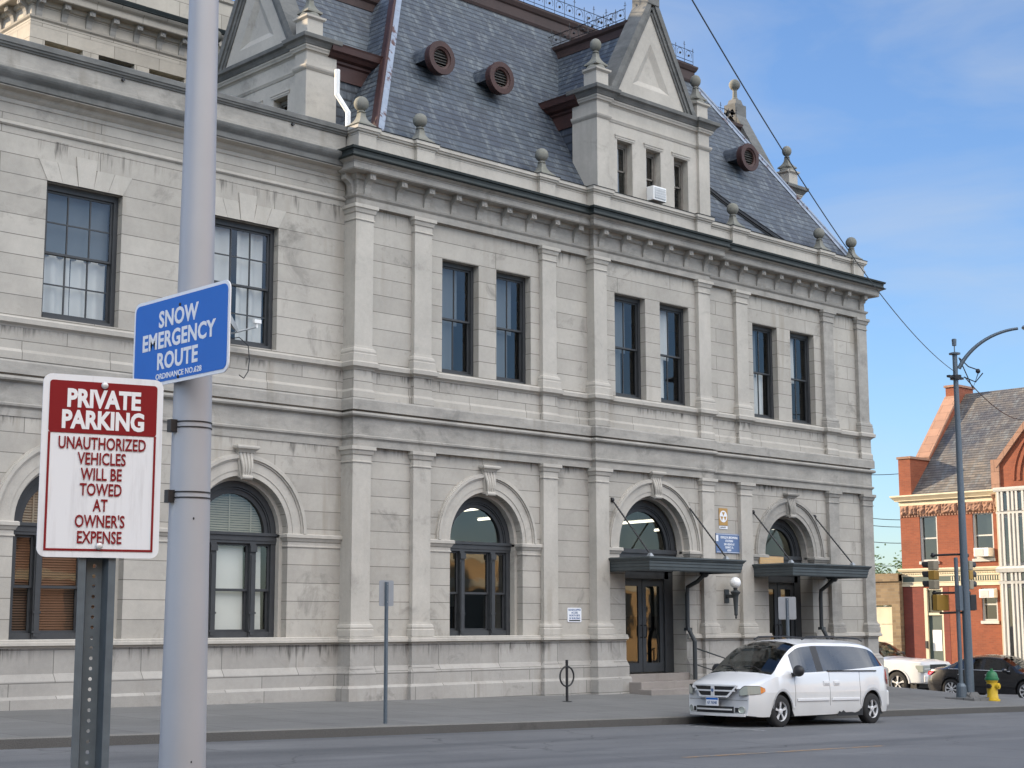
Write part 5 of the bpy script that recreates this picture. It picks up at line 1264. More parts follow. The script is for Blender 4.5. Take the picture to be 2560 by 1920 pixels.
def car(t, S):
    """lofted body shell: S holds the profile curves, window ranges and materials. x runs from nose to tail."""
    f = {k: pchip(v) for k, v in S['curves'].items()}; L = S['L']; ax = S['axles']; wr_ = S['arch']; zc = S['zc']
    xs = set(S['keys'])
    for a in ax:
        for i in range(15): xs.add(a+wr_*math.cos(math.pi*i/14)*.999)
    q = 0.0
    while q <= L+1e-6: xs.add(round(q, 3)); q += .11
    xs = sorted(xs); xs = [x for i, x in enumerate(xs) if i == 0 or x-xs[i-1] > .004 or x in S['keys']]
    rings = []
    for x in xs:
        z0 = f['zs'](x)
        for a in ax:
            if abs(x-a) < wr_: z0 = max(z0, zc+math.sqrt(wr_**2-(x-a)**2))
        zb, zr, zt = f['zb'](x), f['zr'](x), f['zt'](x); wm, wb, wr = f['wm'](x), f['wb'](x), f['wr'](x)
        z2 = min(max(S['zm'], z0+.06), zb-.03); z1 = min(max(.42, z0+.03), z2-.02); z0 = min(z0, z1-.01)
        wl_ = wb-.012; wu = wr+.035; g = max(.0, zr-zb); lo, hi = zb+min(.03, g*.15), zr-min(.06, g*.2)
        rings.append([(wm-.03, z0), (wm, z1), (wm+.005, z2), (wb, zb), (wl_, lo), (wu, hi), (wr, zr), (wr*.62, zr+(zt-zr)*.72), (wr*.3, zt-.006), (0, zt)])
    B, G, WSc, RG = MB(), MB(), MB(), MB(); K = len(rings[0])
    GS = {}
    def side_glass(x, s):
        for a, b in S['side']:
            if a <= x <= b: return GS.setdefault((a, s), MB())
    for i in range(len(xs)-1):
        xm = (xs[i]+xs[i+1])/2; seam = any(abs(xm-s) < .009 for s in S['seams'])
        for s in (-1, 1):
            P = [[(xs[i], s*y, z) for y, z in rings[i]], [(xs[i+1], s*y, z) for y, z in rings[i+1]]]
            for j in range(K-1):
                q = (P[0][j], P[1][j], P[1][j+1], P[0][j+1]); q = q if s < 0 else q[::-1]
                tgt = B; B.cur = 0
                if j == 4 and side_glass(xm, s): tgt = side_glass(xm, s)
                elif j >= 6 and S['ws'][0] <= xm <= S['ws'][1]: tgt = WSc
                elif j >= 6 and S['rg'][0] <= xm <= S['rg'][1]: tgt = RG
                elif j == 4 and S['glassband'][0] <= xm <= S['glassband'][1]: B.cur = 1
                elif seam and 1 <= j <= 2: B.cur = 1
                elif j <= 1 and S.get('lower'): B.cur = 2
                tgt.add(q, [(0, 1, 2, 3)])
    for i, sg in ((0, 1), (len(xs)-1, -1)):
        for j in range(K-1):
            a, b = rings[i][j], rings[i][j+1]; x = xs[i]
            q = [(x, -a[0], a[1]), (x, a[0], a[1]), (x, b[0], b[1]), (x, -b[0], b[1])]
            if len({tuple(c) for c in q}) >= 3: B.cur = 0; B.add(q if sg < 0 else q[::-1], [(0, 1, 2, 3)])
    body = B.build('body', [S['paint'], 'blackplastic', S.get('lower', S['paint'])], t, smooth=True)
    bm = bmesh.new(); bm.from_mesh(body.data); bmesh.ops.remove_doubles(bm, verts=bm.verts, dist=.0008); bmesh.ops.recalc_face_normals(bm, faces=bm.faces[:]); bm.to_mesh(body.data); bm.free()
    body.data.set_sharp_from_angle(angle=R(32))
    for g_, nm, mt in [(q, 'side_window', 'carglass') for q in GS.values()] + [(WSc, 'windscreen', 'carglass_clear'), (RG, 'rear_window', 'carglass')]:
        if g_.f: g_.build(nm, mt, t, smooth=True)
    m = MB(); m.box(.25, L-.25, -f['wm'](2)+.14, f['wm'](2)-.14, zc-.12, zc+.35); m.box(.3, ax[0]-wr_-.02, -f['wm'](1)+.06, f['wm'](1)-.06, .25, .55); m.box(ax[0]+wr_+.02, ax[1]-wr_-.02, -f['wm'](2)+.05, f['wm'](2)-.05, .22, .5)
    m.build('underbody', 'black', t)
    m = MB(); zb = f['zb'](L/2); m.box(S['ws'][0]+.15, L-.6, -f['wb'](2)+.10, f['wb'](2)-.10, .5, zb-.12)
    for (x, y) in S.get('seats', []): m.box(x, x+.16, y-.24, y+.24, zb-.2, zb+.28); m.box(x+.02, x+.12, y-.11, y+.11, zb+.28, zb+.45)
    m.box(S['ws'][0]+.12, S['ws'][0]+.5, -.7, .7, zb-.2, zb-.06); m.build('interior', 'darkroom', t)
    return body, f

# --- white minivan
VX, VY = 25.18, 20.56
VAN = thing('minivan', 'white minivan parked at the kerb in front of the post office', 'minivan', (VX, VY, gz(VX+1.07)+.0))
VAN.rotation_euler = (0, math.atan(.0205), 0)
S = dict(L=5.16, axles=(1.04, 4.28), arch=.395, zc=.325, zm=.70, paint='carwhite', lower='carwhite_low', keys=[1.62, 2.30, 2.42, 2.54, 3.45, 3.62, 1.50, 1.512, 2.70, 2.712, 3.80, 3.812, 4.86],
    side=[(1.50, 2.30), (2.48, 3.52), (3.56, 4.80)], glassband=(2.28, 3.58), seams=(1.506, 2.706, 3.806), ws=(.80, 1.92), rg=(4.92, 5.08), seats=[(2.1, -.4), (2.1, .4), (3.2, -.4), (3.2, .4)],
    curves=dict(zs=[(0, .25), (.3, .22), (5.16, .26)],
        zb=[(0, .70), (.06, .78), (.2, .84), (.5, .93), (.85, 1.01), (1.3, 1.04), (2.5, 1.08), (3.6, 1.13), (4.6, 1.19), (4.9, 1.20), (5.08, 1.12), (5.16, .86)],
        zr=[(0, .76), (.06, .84), (.2, .895), (.5, .97), (.80, 1.05), (1.2, 1.30), (1.6, 1.55), (1.95, 1.665), (2.6, 1.70), (3.6, 1.70), (4.3, 1.66), (4.7, 1.57), (4.92, 1.43), (5.08, 1.20), (5.16, .90)],
        zt=[(0, .79), (.06, .875), (.2, .93), (.5, 1.01), (.80, 1.10), (1.2, 1.36), (1.6, 1.62), (1.92, 1.735), (2.6, 1.785), (3.6, 1.79), (4.3, 1.76), (4.7, 1.70), (4.92, 1.60), (5.08, 1.28), (5.16, .92)],
        wm=[(0, .76), (.05, .80), (.15, .845), (.35, .885), (.7, .905), (1.3, .915), (4.4, .915), (4.8, .89), (5.05, .82), (5.16, .70)],
        wb=[(0, .72), (.05, .76), (.15, .81), (.35, .855), (.7, .875), (1.3, .89), (4.4, .885), (4.8, .855), (5.05, .79), (5.16, .68)],
        wr=[(0, .66), (.06, .69), (.2, .73), (.5, .765), (.80, .785), (1.2, .74), (1.9, .665), (2.6, .655), (4.2, .645), (4.7, .62), (5.08, .60), (5.16, .58)]))
body, f = car(VAN, S)
for x in S['axles']:
    for s in (-1, 1): wheel(VAN, x, s*.80, .325, .215, .205, 5, s)
# nose: grille with cross bars and badge, plate, intakes, fog lamps, headlamps
def fstrip(m, y0, y1, z0, z1, off, n=12, th=.02, zf=None):
    """panel on the nose in many narrow pieces so that it can follow the curve of the bumper"""
    for i in range(n):
        a, b = y0+(y1-y0)*i/n, y0+(y1-y0)*(i+1)/n
        la, ha = (z0, z1) if zf is None else zf(a); lb, hb = (z0, z1) if zf is None else zf(b)
        m.add([(-off, a, la), (-off, b, lb), (-off, b, hb), (-off, a, ha), (-off+th, a, la), (-off+th, b, lb), (-off+th, b, hb), (-off+th, a, ha)], [(0, 1, 2, 3), (4, 7, 6, 5), (0, 4, 5, 1), (3, 2, 6, 7), (0, 3, 7, 4), (1, 5, 6, 2)])
m = MB(); fstrip(m, -.52, .52, 0, 0, .008, 16, zf=lambda y: (.625+.10*max(0, (abs(y)-.30)/.22), .815)); gr = m.build('grille', 'black', VAN)
m = MB(); m.box(-.028, .0, -.04, .04, .61, .83); fstrip(m, -.51, .51, .712, .742, .024); fstrip(m, -.54, .54, .815, .845, .022)
for s in (-1, 1): m.prism([(-.022, s*.53, .83), (-.022, s*.565, .83), (-.022, s*.36, .60), (-.022, s*.31, .605)][::s], (.022, 0, 0))
fstrip(m, -.34, .34, .598, .628, .022); m.build('grille_bar', 'carwhite', gr)
m = MB(); m.prism([(-.034, -.03, .765), (-.034, .03, .765), (-.034, .025, .71), (-.034, 0, .69), (-.034, -.025, .71)], (.006, 0, 0)); m.build('badge', 'plaque_blue', gr)
m = MB(); fstrip(m, -.74, .74, .545, .553, .003, 20, .006); m.build('bumper_seam', 'black', VAN)
m = MB(); fstrip(m, -.70, .70, .23, .285, .03, 18, .05); m.build('bumper', 'carwhite_low', VAN)
m = MB(); fstrip(m, -.44, .44, .345, .375, .022, 12); m.build('intake_bar', 'carwhite_low', VAN)
m = MB(); fstrip(m, -.47, .47, .292, .42, .006, 12, .012); m.build('air_intake', 'black', VAN)
for s in (-1, 1):
    m = MB(); a, b = sorted((s*.50, s*.57)); fstrip(m, a, b, .31, .40, .005, 2, .01); m.build('vent_slot', 'black', VAN)
    m = MB(); m.lathe((-.014, s*.645, .36), [(0.0, 0), (.055, 0), (.068, -.012), (.062, -.018), (.05, -.006), (.0, -.004)], 18, 'x'); m.build('fog_lamp', 'hl', VAN, smooth=True)
    # headlamp wraps the corner, following the body side
    cols_ = [(-.010, .585), (-.010, .62), (-.009, .66), (-.006, .70), (-.004, .735)]
    for x in (.03, .08, .14, .21, .28, .35): cols_.append((x, f['wm'](x)-.006))
    n = len(cols_); zz = []
    for i in range(n):
        t = i/(n-1); zl = .635+.055*t+.035*max(0, t-.8)/.2; zh = .735+.09*min(1, t/.25)-.05*max(0, t-.75)/.25; zz.append((zl, zh))
    for mat, i0, i1, nm, o in (('black', 0, n-1, 'lamp_surround', .010), ('hl', 0, n-3, 'headlight', .020), ('amber', n-3, n-1, 'indicator', .020)):
        m = MB(); e = .010 if mat == 'black' else 0
        for i in range(i0, i1):
            (xa, ya), (xb, yb2) = cols_[i], cols_[i+1]
            m.add([(xa-o*.5, s*(ya+o), zz[i][0]-e), (xb-o*.5, s*(yb2+o), zz[i+1][0]-e), (xb-o*.5, s*(yb2-.006+o), zz[i+1][1]+e), (xa-o*.5, s*(ya-.006+o), zz[i][1]+e)], [(0, 1, 2, 3)])
        m.build(nm, mat, VAN, smooth=True)
m = MB(); m.box(-.045, -.034, -.155, .155, .43, .585); pl = m.build('licence_plate', 'signwhite', VAN)
m = MB(); m.box(-.0465, -.0445, -.15, .15, .545, .58); m.build('plate_band', 'signblue', pl)
text('G7 76348', .075, 'plaque_blue', pl, frame_m((-.0462, 0, .488), (0, -1, 0), (0, 0, 1)), bold=.002, sx=.80)
for s in (-1, 1):
    m = MB(); m.ball((1.44, s*1.05, 1.13), .135, 18, 10, (.75, .95, .85)); m.box(1.42, 1.56, s*.86, s*1.02, 1.02, 1.09); m.build('wing_mirror', 'blackplastic', VAN, smooth=True)
    m = MB(); m.tube([(2.15, s*.62, 1.765), (2.3, s*.62, 1.815), (3.2, s*.62, 1.835), (4.2, s*.60, 1.80), (4.35, s*.60, 1.755)], .018, 6); m.build('roof_rail', 'black', VAN)
    for a, b in ((1.56, 2.66), (2.76, 4.0-.24)):
        m = MB(); m.box(a, b, s*.915, s*.938, .52, .575); m.build('side_moulding', 'carwhite', VAN, bevel=.006)
    for x in (2.50, 2.86):
        m = MB(); m.box(x, x+.17, s*.90, s*.935, .86, .90); m.box(x-.02, x+.19, s*.885, s*.922, .83, .925); m.build('door_handle', 'carwhite', VAN, bevel=.008)
    m = MB(); m.box(2.66, 4.45, s*.880, s*.905, 1.115, 1.14); m.build('window_trim', 'black', VAN)
    m = MB(); m.prism([(4.99, s*.80, 1.16), (5.10, s*.76, 1.08), (5.15, s*.70, .84), (5.06, s*.825, .84), (4.96, s*.865, .95)][::s], (.012, s*.022, 0)); m.build('tail_light', 'redlens', VAN)
    m = MB()
    for i in range(14):
        a = R(8+164*i/13); b = R(8+164*(i+1)/13)
        for xa in S['axles']: m.add([(xa+.40*math.cos(a), s*.912, .325+.40*math.sin(a)), (xa+.40*math.cos(b), s*.912, .325+.40*math.sin(b)), (xa+.445*math.cos(b), s*.926, .325+.445*math.sin(b)), (xa+.445*math.cos(a), s*.926, .325+.445*math.sin(a))], [(0, 1, 2, 3)]) if i < 13 else None
    m.build('arch_lip', 'carwhite', VAN, smooth=True)
m = MB(); m.prism([(2.95, -.921, .225), (3.02, -.921, .30), (3.10, -.921, .275), (3.17, -.921, .315), (3.25, -.921, .27), (3.45, -.921, .275), (3.60, -.921, .26), (3.74, -.921, .285), (3.80, -.921, .33), (3.88, -.921, .36), (3.88, -.921, .20), (2.95, -.921, .20)], (0, .006, 0)); m.build('rust_hole', 'black', VAN)
m = MB(); m.box(5.0, 5.2, -.80, .80, .36, .72); m.build('rear_bumper', 'carwhite_low', VAN, bevel=.05)
for y0, y1 in ((-.62, -.05), (-.02, .55)):
    m = MB(); m.tube([(.76, y0, 1.105), (.93, (y0+y1)/2, 1.20), (.95, y1, 1.205)], .010, 5); m.build('wiper', 'black', VAN)

# round the nose and tail in plan
for o in VAN.children:
    if o.name.split('.')[0] == 'wheel': continue
    for q in [o]+list(o.children):
        for v in q.data.vertices:
            x, y = v.co.x, v.co.y
            if x < 1.3: v.co.x += .24*(abs(y)/.9)**2.2*min(1, (1.3-x)/1.15)
            elif x > 4.4: v.co.x -= .14*(abs(y)/.9)**2.2*min(1, (x-4.4)/.7)
# --- black saloon on the cross street
SED = thing('sedan', 'black saloon car waiting on the cross street behind the lamp standard', 'car', (47.72, 24.58, gz(47)), R(90))
S2 = dict(L=4.62, axles=(.95, 3.62), arch=.365, zc=.33, zm=.66, paint='carblack', keys=[1.6, 2.45, 2.57, 3.3], side=[(1.62, 2.46), (2.56, 3.52)], glassband=(1.5, 3.7), seams=(1.55, 2.51, 3.4), ws=(1.12, 1.92), rg=(3.25, 3.98), seats=[(2.2, -.36), (2.2, .36), (3.1, 0)],
    curves=dict(zs=[(0, .22), (4.62, .26)],
        zb=[(0, .60), (.1, .68), (.4, .78), (1.1, .88), (2.5, .92), (3.6, .95), (4.2, .96), (4.5, .90), (4.62, .62)],
        zr=[(0, .64), (.1, .72), (.4, .82), (1.1, .91), (1.5, 1.13), (1.95, 1.33), (2.6, 1.37), (3.2, 1.31), (3.6, 1.17), (4.0, 1.01), (4.3, .98), (4.5, .93), (4.62, .66)],
        zt=[(0, .66), (.1, .76), (.4, .87), (1.1, .98), (1.5, 1.20), (1.95, 1.41), (2.6, 1.455), (3.2, 1.40), (3.6, 1.26), (4.0, 1.07), (4.3, 1.03), (4.5, .99), (4.62, .70)],
        wm=[(0, .55), (.15, .74), (.5, .87), (1.2, .90), (3.8, .90), (4.3, .85), (4.55, .76), (4.62, .66)],
        wb=[(0, .52), (.15, .71), (.5, .83), (1.2, .86), (3.8, .855), (4.3, .80), (4.55, .72), (4.62, .62)],
        wr=[(0, .48), (.15, .66), (.5, .76), (1.1, .76), (1.95, .60), (2.6, .575), (3.2, .57), (4.0, .66), (4.5, .66), (4.62, .58)]))
body, f = car(SED, S2)
for x in S2['axles']:
    for s in (-1, 1): wheel(SED, x, s*.80, .33, .20, .235, 8, s)
for s in (-1, 1):
    m = MB(); m.prism([(4.22, s*.858, .90), (4.50, s*.765, .90), (4.57, s*.72, .78), (4.42, s*.82, .76)][::s], (.012, s*.014, 0)); m.build('tail_light', 'redlens', SED)
    m = MB(); m.ball((1.62, s*.98, .97), .10, 12, 8, (.8, .9, .65)); m.build('wing_mirror', 'carblack', SED, smooth=True)
    for x in (2.2, 3.18):
        m = MB(); m.box(x, x+.16, s*.89, s*.915, .80, .825); m.build('door_handle', 'chrome', SED)
    m = MB(); m.tube([(1.5, s*.872, .94), (2.5, s*.875, .96), (3.7, s*.87, .985)], .010, 5); m.build('window_trim', 'chrome', SED)
    m = MB(); m.prism([(.06, s*.66, .70), (.45, s*.83, .76), (.40, s*.85, .66), (.08, s*.69, .60)][::s], (-.01, s*.02, 0)); m.build('headlight', 'hl', SED)
# --- white pickup
TRK = thing('pickup_truck', 'white pickup truck queueing on the cross street behind the black saloon', 'truck', (48.95, 29.95, gz(47)), R(90))
S3 = dict(L=5.8, axles=(1.02, 4.65), arch=.47, zc=.42, zm=.86, paint='carwhite', keys=[1.9, 2.9, 3.9], side=[(2.15, 2.85), (3.0, 3.75)], glassband=(2.0, 3.85), seams=(1.95, 2.92, 3.9), ws=(1.72, 2.4), rg=(3.78, 3.98), seats=[(2.7, -.4), (2.7, .4)],
    curves=dict(zs=[(0, .42), (5.8, .45)],
        zb=[(0, 1.02), (.1, 1.10), (.6, 1.15), (1.7, 1.19), (3.8, 1.24), (4.0, 1.24), (5.7, 1.24), (5.8, 1.2)],
        zr=[(0, 1.05), (.1, 1.13), (.6, 1.18), (1.7, 1.23), (2.0, 1.48), (2.4, 1.74), (3.6, 1.76), (3.8, 1.70), (4.0, 1.27), (5.8, 1.25)],
        zt=[(0, 1.08), (.1, 1.17), (.6, 1.24), (1.7, 1.30), (2.0, 1.54), (2.4, 1.82), (3.6, 1.85), (3.8, 1.78), (4.0, 1.28), (5.8, 1.26)],
        wm=[(0, .86), (.1, .94), (.5, .99), (5.8, .99)], wb=[(0, .83), (.1, .91), (.5, .955), (5.8, .955)], wr=[(0, .78), (.1, .86), (.6, .89), (1.7, .88), (2.4, .70), (3.7, .70), (4.0, .9), (5.8, .92)]))
body, f = car(TRK, S3)
for x in S3['axles']:
    for s in (-1, 1): wheel(TRK, x, s*.86, .41, .26, .275, 5, s)
m = MB(); m.box(-.03, .02, -.50, .50, .74, 1.06); m.build('grille', 'black', TRK); m = MB(); m.box(-.05, .03, -.9, .9, .46, .70); m.build('bumper', 'carwhite', TRK, bevel=.03)
m = MB(); m.box(-.045, -.02, -.5, .5, .88, .92); m.build('grille_bar', 'chrome', TRK)
for s in (-1, 1):
    m = MB(); m.box(-.02, .30, s*.52, s*.965, .80, 1.04); m.build('headlight', 'hl', TRK, bevel=.02)
    m = MB(); m.box(-.03, .0, s*.54, s*.90, .90, .93); m.build('lamp_bar', 'chrome', TRK)
    m = MB(); m.box(2.05, 2.25, s*.98, s*1.20, 1.22, 1.46); m.build('wing_mirror', 'blackplastic', TRK, bevel=.03)
    m = MB(); m.prism([(1.02+.50*math.cos(R(a)), s*.985, .42+.50*math.sin(R(a))) for a in range(0, 181, 15)]+[(1.02+.46*math.cos(R(a)), s*.985, .42+.46*math.sin(R(a))) for a in range(180, -1, -15)], (0, s*.03, 0)); m.build('arch_lip', 'carwhite', TRK)

# ================================================================== BRICK BUILDING ACROSS THE CROSS STREET
RB = thing('brick_building', 'orange-red brick building with cream cornice, brownstone band and tall brown shingle roof', 'building', (58, 37, 0), R(-90))
def rp(mb, name, mat, par=None, **k): return mb.build(name, mat, par or RB, **k)
WN = [(.92, 1.74, 2.52, 4.43), (3.38, 4.30, 2.56, 4.43), (3.64, 4.33, .07, 1.375)]
m = MB(); wall(m, 0, 0, 12, -2.8, 4.95, [rect(*WN[0]), rect(*WN[1]), rect(*WN[2]), rect(1.0, 1.87, -2.3, 1.42)], .22)
m.quad((0, 0, -2.8), (0, 10, -2.8), (0, 10, 5), (0, 0, 5)); m.quad((12, 0, -2.8), (12, 10, -2.8), (12, 10, 5), (12, 0, 5)); m.quad((0, 10, -2.8), (12, 10, -2.8), (12, 10, 5), (0, 10, 5)); rp(m, 'wall', 'red_brick')
m = MB()
xs_ = [0.02]; random.seed(11)
while xs_[-1] < 4.5: xs_.append(min(4.5, xs_[-1]+random.choice((.55, .75, 1.2, .4))))
for a, b in zip(xs_, xs_[1:]):
    bm = bmesh.new(); n = max(3, int((b-a)/.08)); k_ = 6; g_ = []
    for i in range(n+1):
        row = []
        for j in range(k_+1):
            e_ = i in (0, n) or j in (0, k_); row.append(bm.verts.new((a+.008+(b-a-.016)*i/n, -.02 if e_ else -.05-random.random()*.075, 4.46+.42*j/k_)))
        g_.append(row)
    for i in range(n):
        for j in range(k_): bm.faces.new((g_[i][j], g_[i+1][j], g_[i+1][j+1], g_[i][j+1]))
    bm.verts.index_update(); m.add([v.co for v in bm.verts], [[v.index for v in f.verts] for f in bm.faces]); bm.free()
for i in range(34): m.box(.02+.135*i, .09+.135*i, -.035, .01, 4.39, 4.45)
rp(m, 'brownstone_band', 'brownstone')
m = MB(); m.sweep([(0, 1), (0, 0), (4.55, 0), (4.55, .4)], [(-.1, 4.87), (.03, 4.87), (.03, 5.02), (.05, 5.03), (.05, 5.05), (.16, 5.06), (.16, 5.09), (.24, 5.18), (.30, 5.24), (.30, 5.30), (-.1, 5.32)]); rp(m, 'cornice', 'cream')
m = MB(); m.sweep([(0, .5), (0, 0), (4.78, 0)], [(-.1, 1.49), (.04, 1.49), (.04, 1.63), (.06, 1.64), (.06, 1.66), (.02, 1.67), (.02, 1.90), (.04, 1.91), (.04, 1.95), (.02, 1.96), (.02, 2.08), (.10, 2.10), (.14, 2.18), (.14, 2.23), (-.1, 2.25)]); bl = rp(m, 'belt_course', 'cream')
m = MB(); m.box(.03, 4.75, -.024, -.0195, 1.68, 1.89); m.build('frieze', 'greenpaint', bl)
m = MB()
for i in range(44): m.box(.06+.107*i, .11+.107*i, -.05, -.019, 1.985, 2.03); m.box(.06+.107*i, .10+.107*i, -.040, -.023, 1.70, 1.87) if i > 20 else None
m.build('bead', 'cream', bl)
for i, (a, b, c, d) in enumerate(WN):
    m = MB(); y = .10
    m.box(a, a+.07, y-.06, y+.10, c, d); m.box(b-.07, b, y-.06, y+.10, c, d); m.box(a+.07, b-.07, y-.05, y+.1, d-.08, d); m.box(a+.07, b-.07, y-.05, y+.1, c, c+.07); zm = (c+d)/2; m.box(a+.07, b-.07, y, y+.06, zm-.03, zm+.03)
    m.box(a-.05, b+.05, -.07, .04, c-.12, c-.002); f_ = rp(m, 'window', 'greytrim')
    m = MB(); m.quad((a+.07, y+.05, c+.07), (b-.07, y+.05, c+.07), (b-.07, y+.05, d-.08), (a+.07, y+.05, d-.08)); m.build('pane', 'glass_dark', f_)
    m = MB(); m.quad((a+.07, y+.16, zm if i < 2 else d-.5), (b-.07, y+.16, zm if i < 2 else d-.5), (b-.07, y+.16, d-.08), (a+.07, y+.16, d-.08)); m.build('blind', 'shade', f_)
    m = MB(); m.quad((a, y+.4, c), (b, y+.4, c), (b, y+.4, d), (a, y+.4, d)); m.build('room', 'darkroom', f_)
m = MB(); m.box(.01, .99, -.006, .02, -2.7, 1.485); m.box(1.89, 2.15, -.006, .02, -2.7, 1.485); rp(m, 'dark_brick_panel', 'red_brick_dark')  # darker red brick panels low on the wall, either side of the door
m = MB(); m.box(1.0, 1.14, -.03, .14, -2.3, 1.42); m.box(1.80, 1.87, .0, .14, -2.3, 1.42); m.box(1.14, 1.80, .0, .14, .30, .40); m.box(1.14, 1.80, .02, .12, 1.34, 1.42); dr = rp(m, 'doorway', 'cream')
m = MB(); m.box(1.14, 1.80, .06, .11, -2.3, .30); m.build('door_leaf', 'greenpaint', dr); m = MB(); m.quad((1.14, .08, .4), (1.80, .08, .4), (1.80, .08, 1.34), (1.14, .08, 1.34)); m.build('transom_pane', 'glass_dark', dr)
m = MB(); m.box(1.30, 1.72, .05, .064, -1.15, -.30); m.build('door_poster', 'curtain', dr)
m = MB(); m.box(1.02, 1.12, -.10, -.03, -1.05, -.75); m.build('letter_box', 'black', dr)
m = MB(); m.quad((-.0, -.05, 5.26), (12, -.05, 5.26), (12, 4.72, 10.08), (0, 4.72, 10.08)); m.quad((0, 9.5, 5.26), (12, 9.5, 5.26), (12, 4.72, 10.08), (0, 4.72, 10.08)); rf = rp(m, 'roof', 'shingle')
m = MB(); G = [(0, 4.9), (0, 6.85), (1.5, 6.92), (4.05, 9.75), (4.05, 10.35), (5.4, 10.35), (5.4, 9.75), (7.95, 6.92), (9.45, 6.85), (9.45, 4.9)]
m.prism([(.0, y, z) for y, z in G], (.58, 0, 0)); rp(m, 'gable_wall', 'red_brick')
m = MB()
for A_, B_ in (((1.42, 6.90), (4.05, 9.82)), ((8.03, 6.90), (5.4, 9.82))):
    m.prism([(-.05, A_[0], A_[1]), (-.05, B_[0], B_[1]), (-.05, B_[0], B_[1]+.14), (-.05, A_[0], A_[1]+.14)], (.68, 0, 0))
m.box(-.05, .63, -.05, 1.5, 6.86, 6.96); m.box(-.05, .63, 3.98, 5.47, 10.352, 10.45); rp(m, 'gable_coping', 'brownstone')
# cross gable with its brown pier, and the painted oriel under it
m = MB(); m.prism([(4.72, -.12, 4.9), (11.2, -.12, 4.9), (11.2, -.12, 6.35), (7.96, -.12, 10.0), (4.72, -.12, 6.35)], (0, 3.2, 0)); cg = rp(m, 'cross_gable', 'red_brick')
m = MB()
for s in (-1, 1):
    p = [(7.96+s*3.3, -.22, 6.15), (7.96+s*3.3, -.22, 6.45), (7.96, -.22, 10.16), (7.96, -.22, 9.86)]; m.prism(p[::s], (0, 3.3, 0))
m.box(4.42, 4.78, -.20, .3, 5.1, 6.5); m.box(4.50, 4.76, -.16, .2, 4.6, 5.1); m.build('gable_coping', 'brownstone', cg)
m = MB(); m.arch(7.96, 5.6, -.12, 2.3, 2.42, .05); m.arch(7.96, 5.6, -.12, 2.55, 2.62, .04); m.build('arch_band', 'red_brick', cg)
m = MB(); OP = [(4.85, 0), (4.95, -.75), (10.9, -.75), (11.0, 0)]
m.sweep(OP, [(-.05, 5.14), (.10, 5.14), (.12, 5.22), (.12, 5.30), (-.3, 5.32)]); m.sweep(OP, [(-.05, 4.25), (.05, 4.25), (.06, 4.33), (-.05, 4.36)]); m.sweep(OP, [(-.05, 1.95), (.12, 1.95), (.16, 2.1), (.05, 2.2), (-.05, 2.2)]); m.sweep(OP, [(-.05, 1.5), (.08, 1.5), (.10, 1.6), (-.05, 1.62)])
m.sweep(OP, [(-.06, -2.6), (-.02, -2.6), (-.02, 5.14), (-.06, 5.14)])
for i in range(10):
    x = 5.02+.62*i
    for z0, z1 in ((4.36, 5.14), (2.2, 4.25), (1.62, 1.95), (-2.4, 1.5)):
        for o in (0, .17, .44): m.box(x+o-.045, x+o+.045, -.83, -.77, z0, z1)
orl = rp(m, 'oriel', 'greytrim')
m = MB()
for i in range(9):
    x = 5.02+.62*i
    for z0, z1 in ((4.42, 5.05), (2.35, 4.1), (1.66, 1.9), (-1.6, 1.35)): m.box(x+.225, x+.385, -.786, -.774, z0, z1)
m.build('oriel_pane', 'glass_dark', orl)
m = MB(); m.sweep([(4.80, -.0), (4.90, -.74)], [(-.02, -2.6), (.02, -2.6), (.02, 5.2), (-.02, 5.2)]); m.build('oriel_cheek', 'cream', orl)
m = MB(); m.tube([(4.42, -.2, 5.1), (4.44, -.12, 4.9), (4.44, -.08, 4.55), (4.52, -.07, 4.35), (4.8, -.06, 4.05)], .05, 8); m.tube([(4.44, -.1, 4.72), (4.75, -.2, 4.95)], .04, 8); rp(m, 'drainpipe', 'brownstone')
def ac(loc, rz_, label):
    t = thing('air_conditioner', label, 'air conditioner', loc, rz_); m = MB(); m.box(-.33, .33, -.38, .2, 0, .34); m.build('housing', 'white', t, bevel=.015)
    m = MB(); m.box(-.28, .10, -.392, -.378, .04, .30); m.build('grille', 'greytrim', t); return t
ac((58-.0, 37-3.92, 2.63), R(-90), 'white window air conditioner on the upper floor of the brick building')
ac((58+.1, 37-4.02, .98), R(-90), 'white window air conditioner in the low dark window of the brick building')

GB = thing('garage', 'low rubble-stone garage with a cream door beside the brick building', 'building', (57.75, 50, 0), R(-90))
m = MB(); m.box(0, 12.2, -.75, 0, -2.8, 2.0) if False else None
wall(m, 0, 0, 12.98, -2.8, 2.0, [rect(6.5, 12.58, -2.3, .72)], .2); m.quad((12.98, 0, -2.8), (12.98, 9, -2.8), (12.98, 9, 2.0), (12.98, 0, 2.0)); m.quad((0, 0, 2.0), (12.98, 0, 2.0), (12.98, 9, 2.0), (0, 9, 2.0)); m.build('wall', 'rubble', GB)
m = MB(); m.box(-.05, 12.98, -.08, .35, 1.72, 2.05); m.build('coping', 'rubble', GB)
m = MB()
for i in range(4): m.box(6.5, 12.58, .10, .14, -2.3+.75*i, -1.57+.75*i)
m.build('garage_door', 'cream', GB)

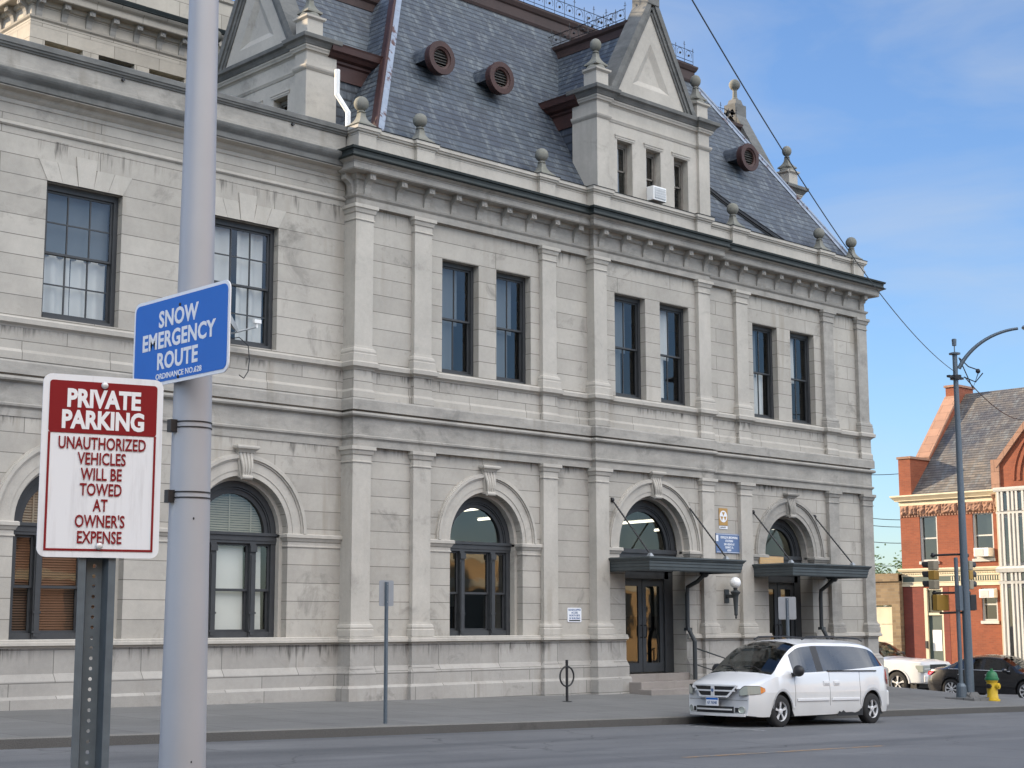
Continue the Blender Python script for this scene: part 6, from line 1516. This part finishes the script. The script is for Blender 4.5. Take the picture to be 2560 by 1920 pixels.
# --- small tree behind the garage
TP_ = ray(2238, 1420)*80; TR = thing('tree', 'small leafy tree showing above the low rubble garage', 'tree', (TP_.x, TP_.y, -2.5))
m = MB(); ztop = TP_.z+2.5
m.tube([(0, 0, 0), (.1, .05, ztop*.5), (.05, 0, ztop*.9)], [.22, .15, .06], 8)
random.seed(5); tips = []
for i in range(14):
    a = random.random()*6.28; z0 = ztop*(.35+.5*random.random()); L_ = 1.0+1.5*random.random(); e_ = Vector((L_*math.cos(a), L_*math.sin(a), z0+.5+1.1*random.random())); m.tube([(.05, 0, z0), (e_.x*.5, e_.y*.5, z0+.45), e_], [.06, .04, .015], 5); tips += [e_, Vector((e_.x*.6, e_.y*.6, z0+.6))]
m.build('trunk', 'bark', TR)
m = MB()
for e_ in tips:
    for k_ in range(120):
        c = e_+Vector((random.gauss(0, .38), random.gauss(0, .38), random.gauss(0, .28))); s_ = .07+.07*random.random(); a1 = Vector((random.gauss(0, 1), random.gauss(0, 1), random.gauss(0, .6))).normalized(); a2 = a1.orthogonal().normalized()
        m.add([c+a1*s_, c+a2*s_*.5, c-a1*s_, c-a2*s_*.5], [(0, 1, 2, 3)])
m.build('crown', 'leaf', TR)

# ================================================================== THE SIDE OF THE STREET BEHIND THE PHOTOGRAPHER (seen in the windows)
def storefront(x0, x1, h, mat, label, nb):
    t = thing('storefront', label, 'building', (x1, -12, 0), R(180), 'shops across the street'); W = x1-x0; bw = W/nb
    m = MB(); holes = []
    for i in range(nb):
        c = bw*(i+.5)
        for z0, z1 in ((3.4, 5.4), (6.6, 8.6)):
            if z1 < h-1.2: holes.append(rect(c-bw*.2, c+bw*.2, z0, z1))
        holes.append(rect(c-bw*.38, c+bw*.38, -1.0, 1.9))
    wall(m, 0, 0, W, -2.4, h, holes, .25); m.quad((0, 0, h), (W, 0, h), (W, 12, h), (0, 12, h)); m.quad((0, 0, -2.4), (0, 12, -2.4), (0, 12, h), (0, 0, h)); m.quad((W, 0, -2.4), (W, 12, -2.4), (W, 12, h), (W, 0, h)); m.build('wall', mat, t)
    m = MB(); m.sweep([(0, .5), (0, 0), (W, 0), (W, .5)], [(-.1, h-.9), (.05, h-.9), (.08, h-.6), (.3, h-.35), (.4, h-.1), (.4, h), (-.1, h)]); m.sweep([(0, .3), (0, 0), (W, 0), (W, .3)], [(-.1, 2.1), (.1, 2.1), (.2, 2.5), (-.1, 2.6)]); m.build('cornice', 'cream', t)
    for hl in holes:
        m = MB(); m.quad(*[(p[0], .2, p[1]) for p in hl]); m.build('window', 'bronze', t)
storefront(-32, 6, 8.4, 'rubble', 'long brown stone shop row facing the post office', 7)
storefront(7, 42, 9.6, 'brownstone', 'brown stone shop row facing the post office entrance', 6)
storefront(58, 96, 4.6, 'tan_brick', 'tan brick corner block beyond the cross street', 6)
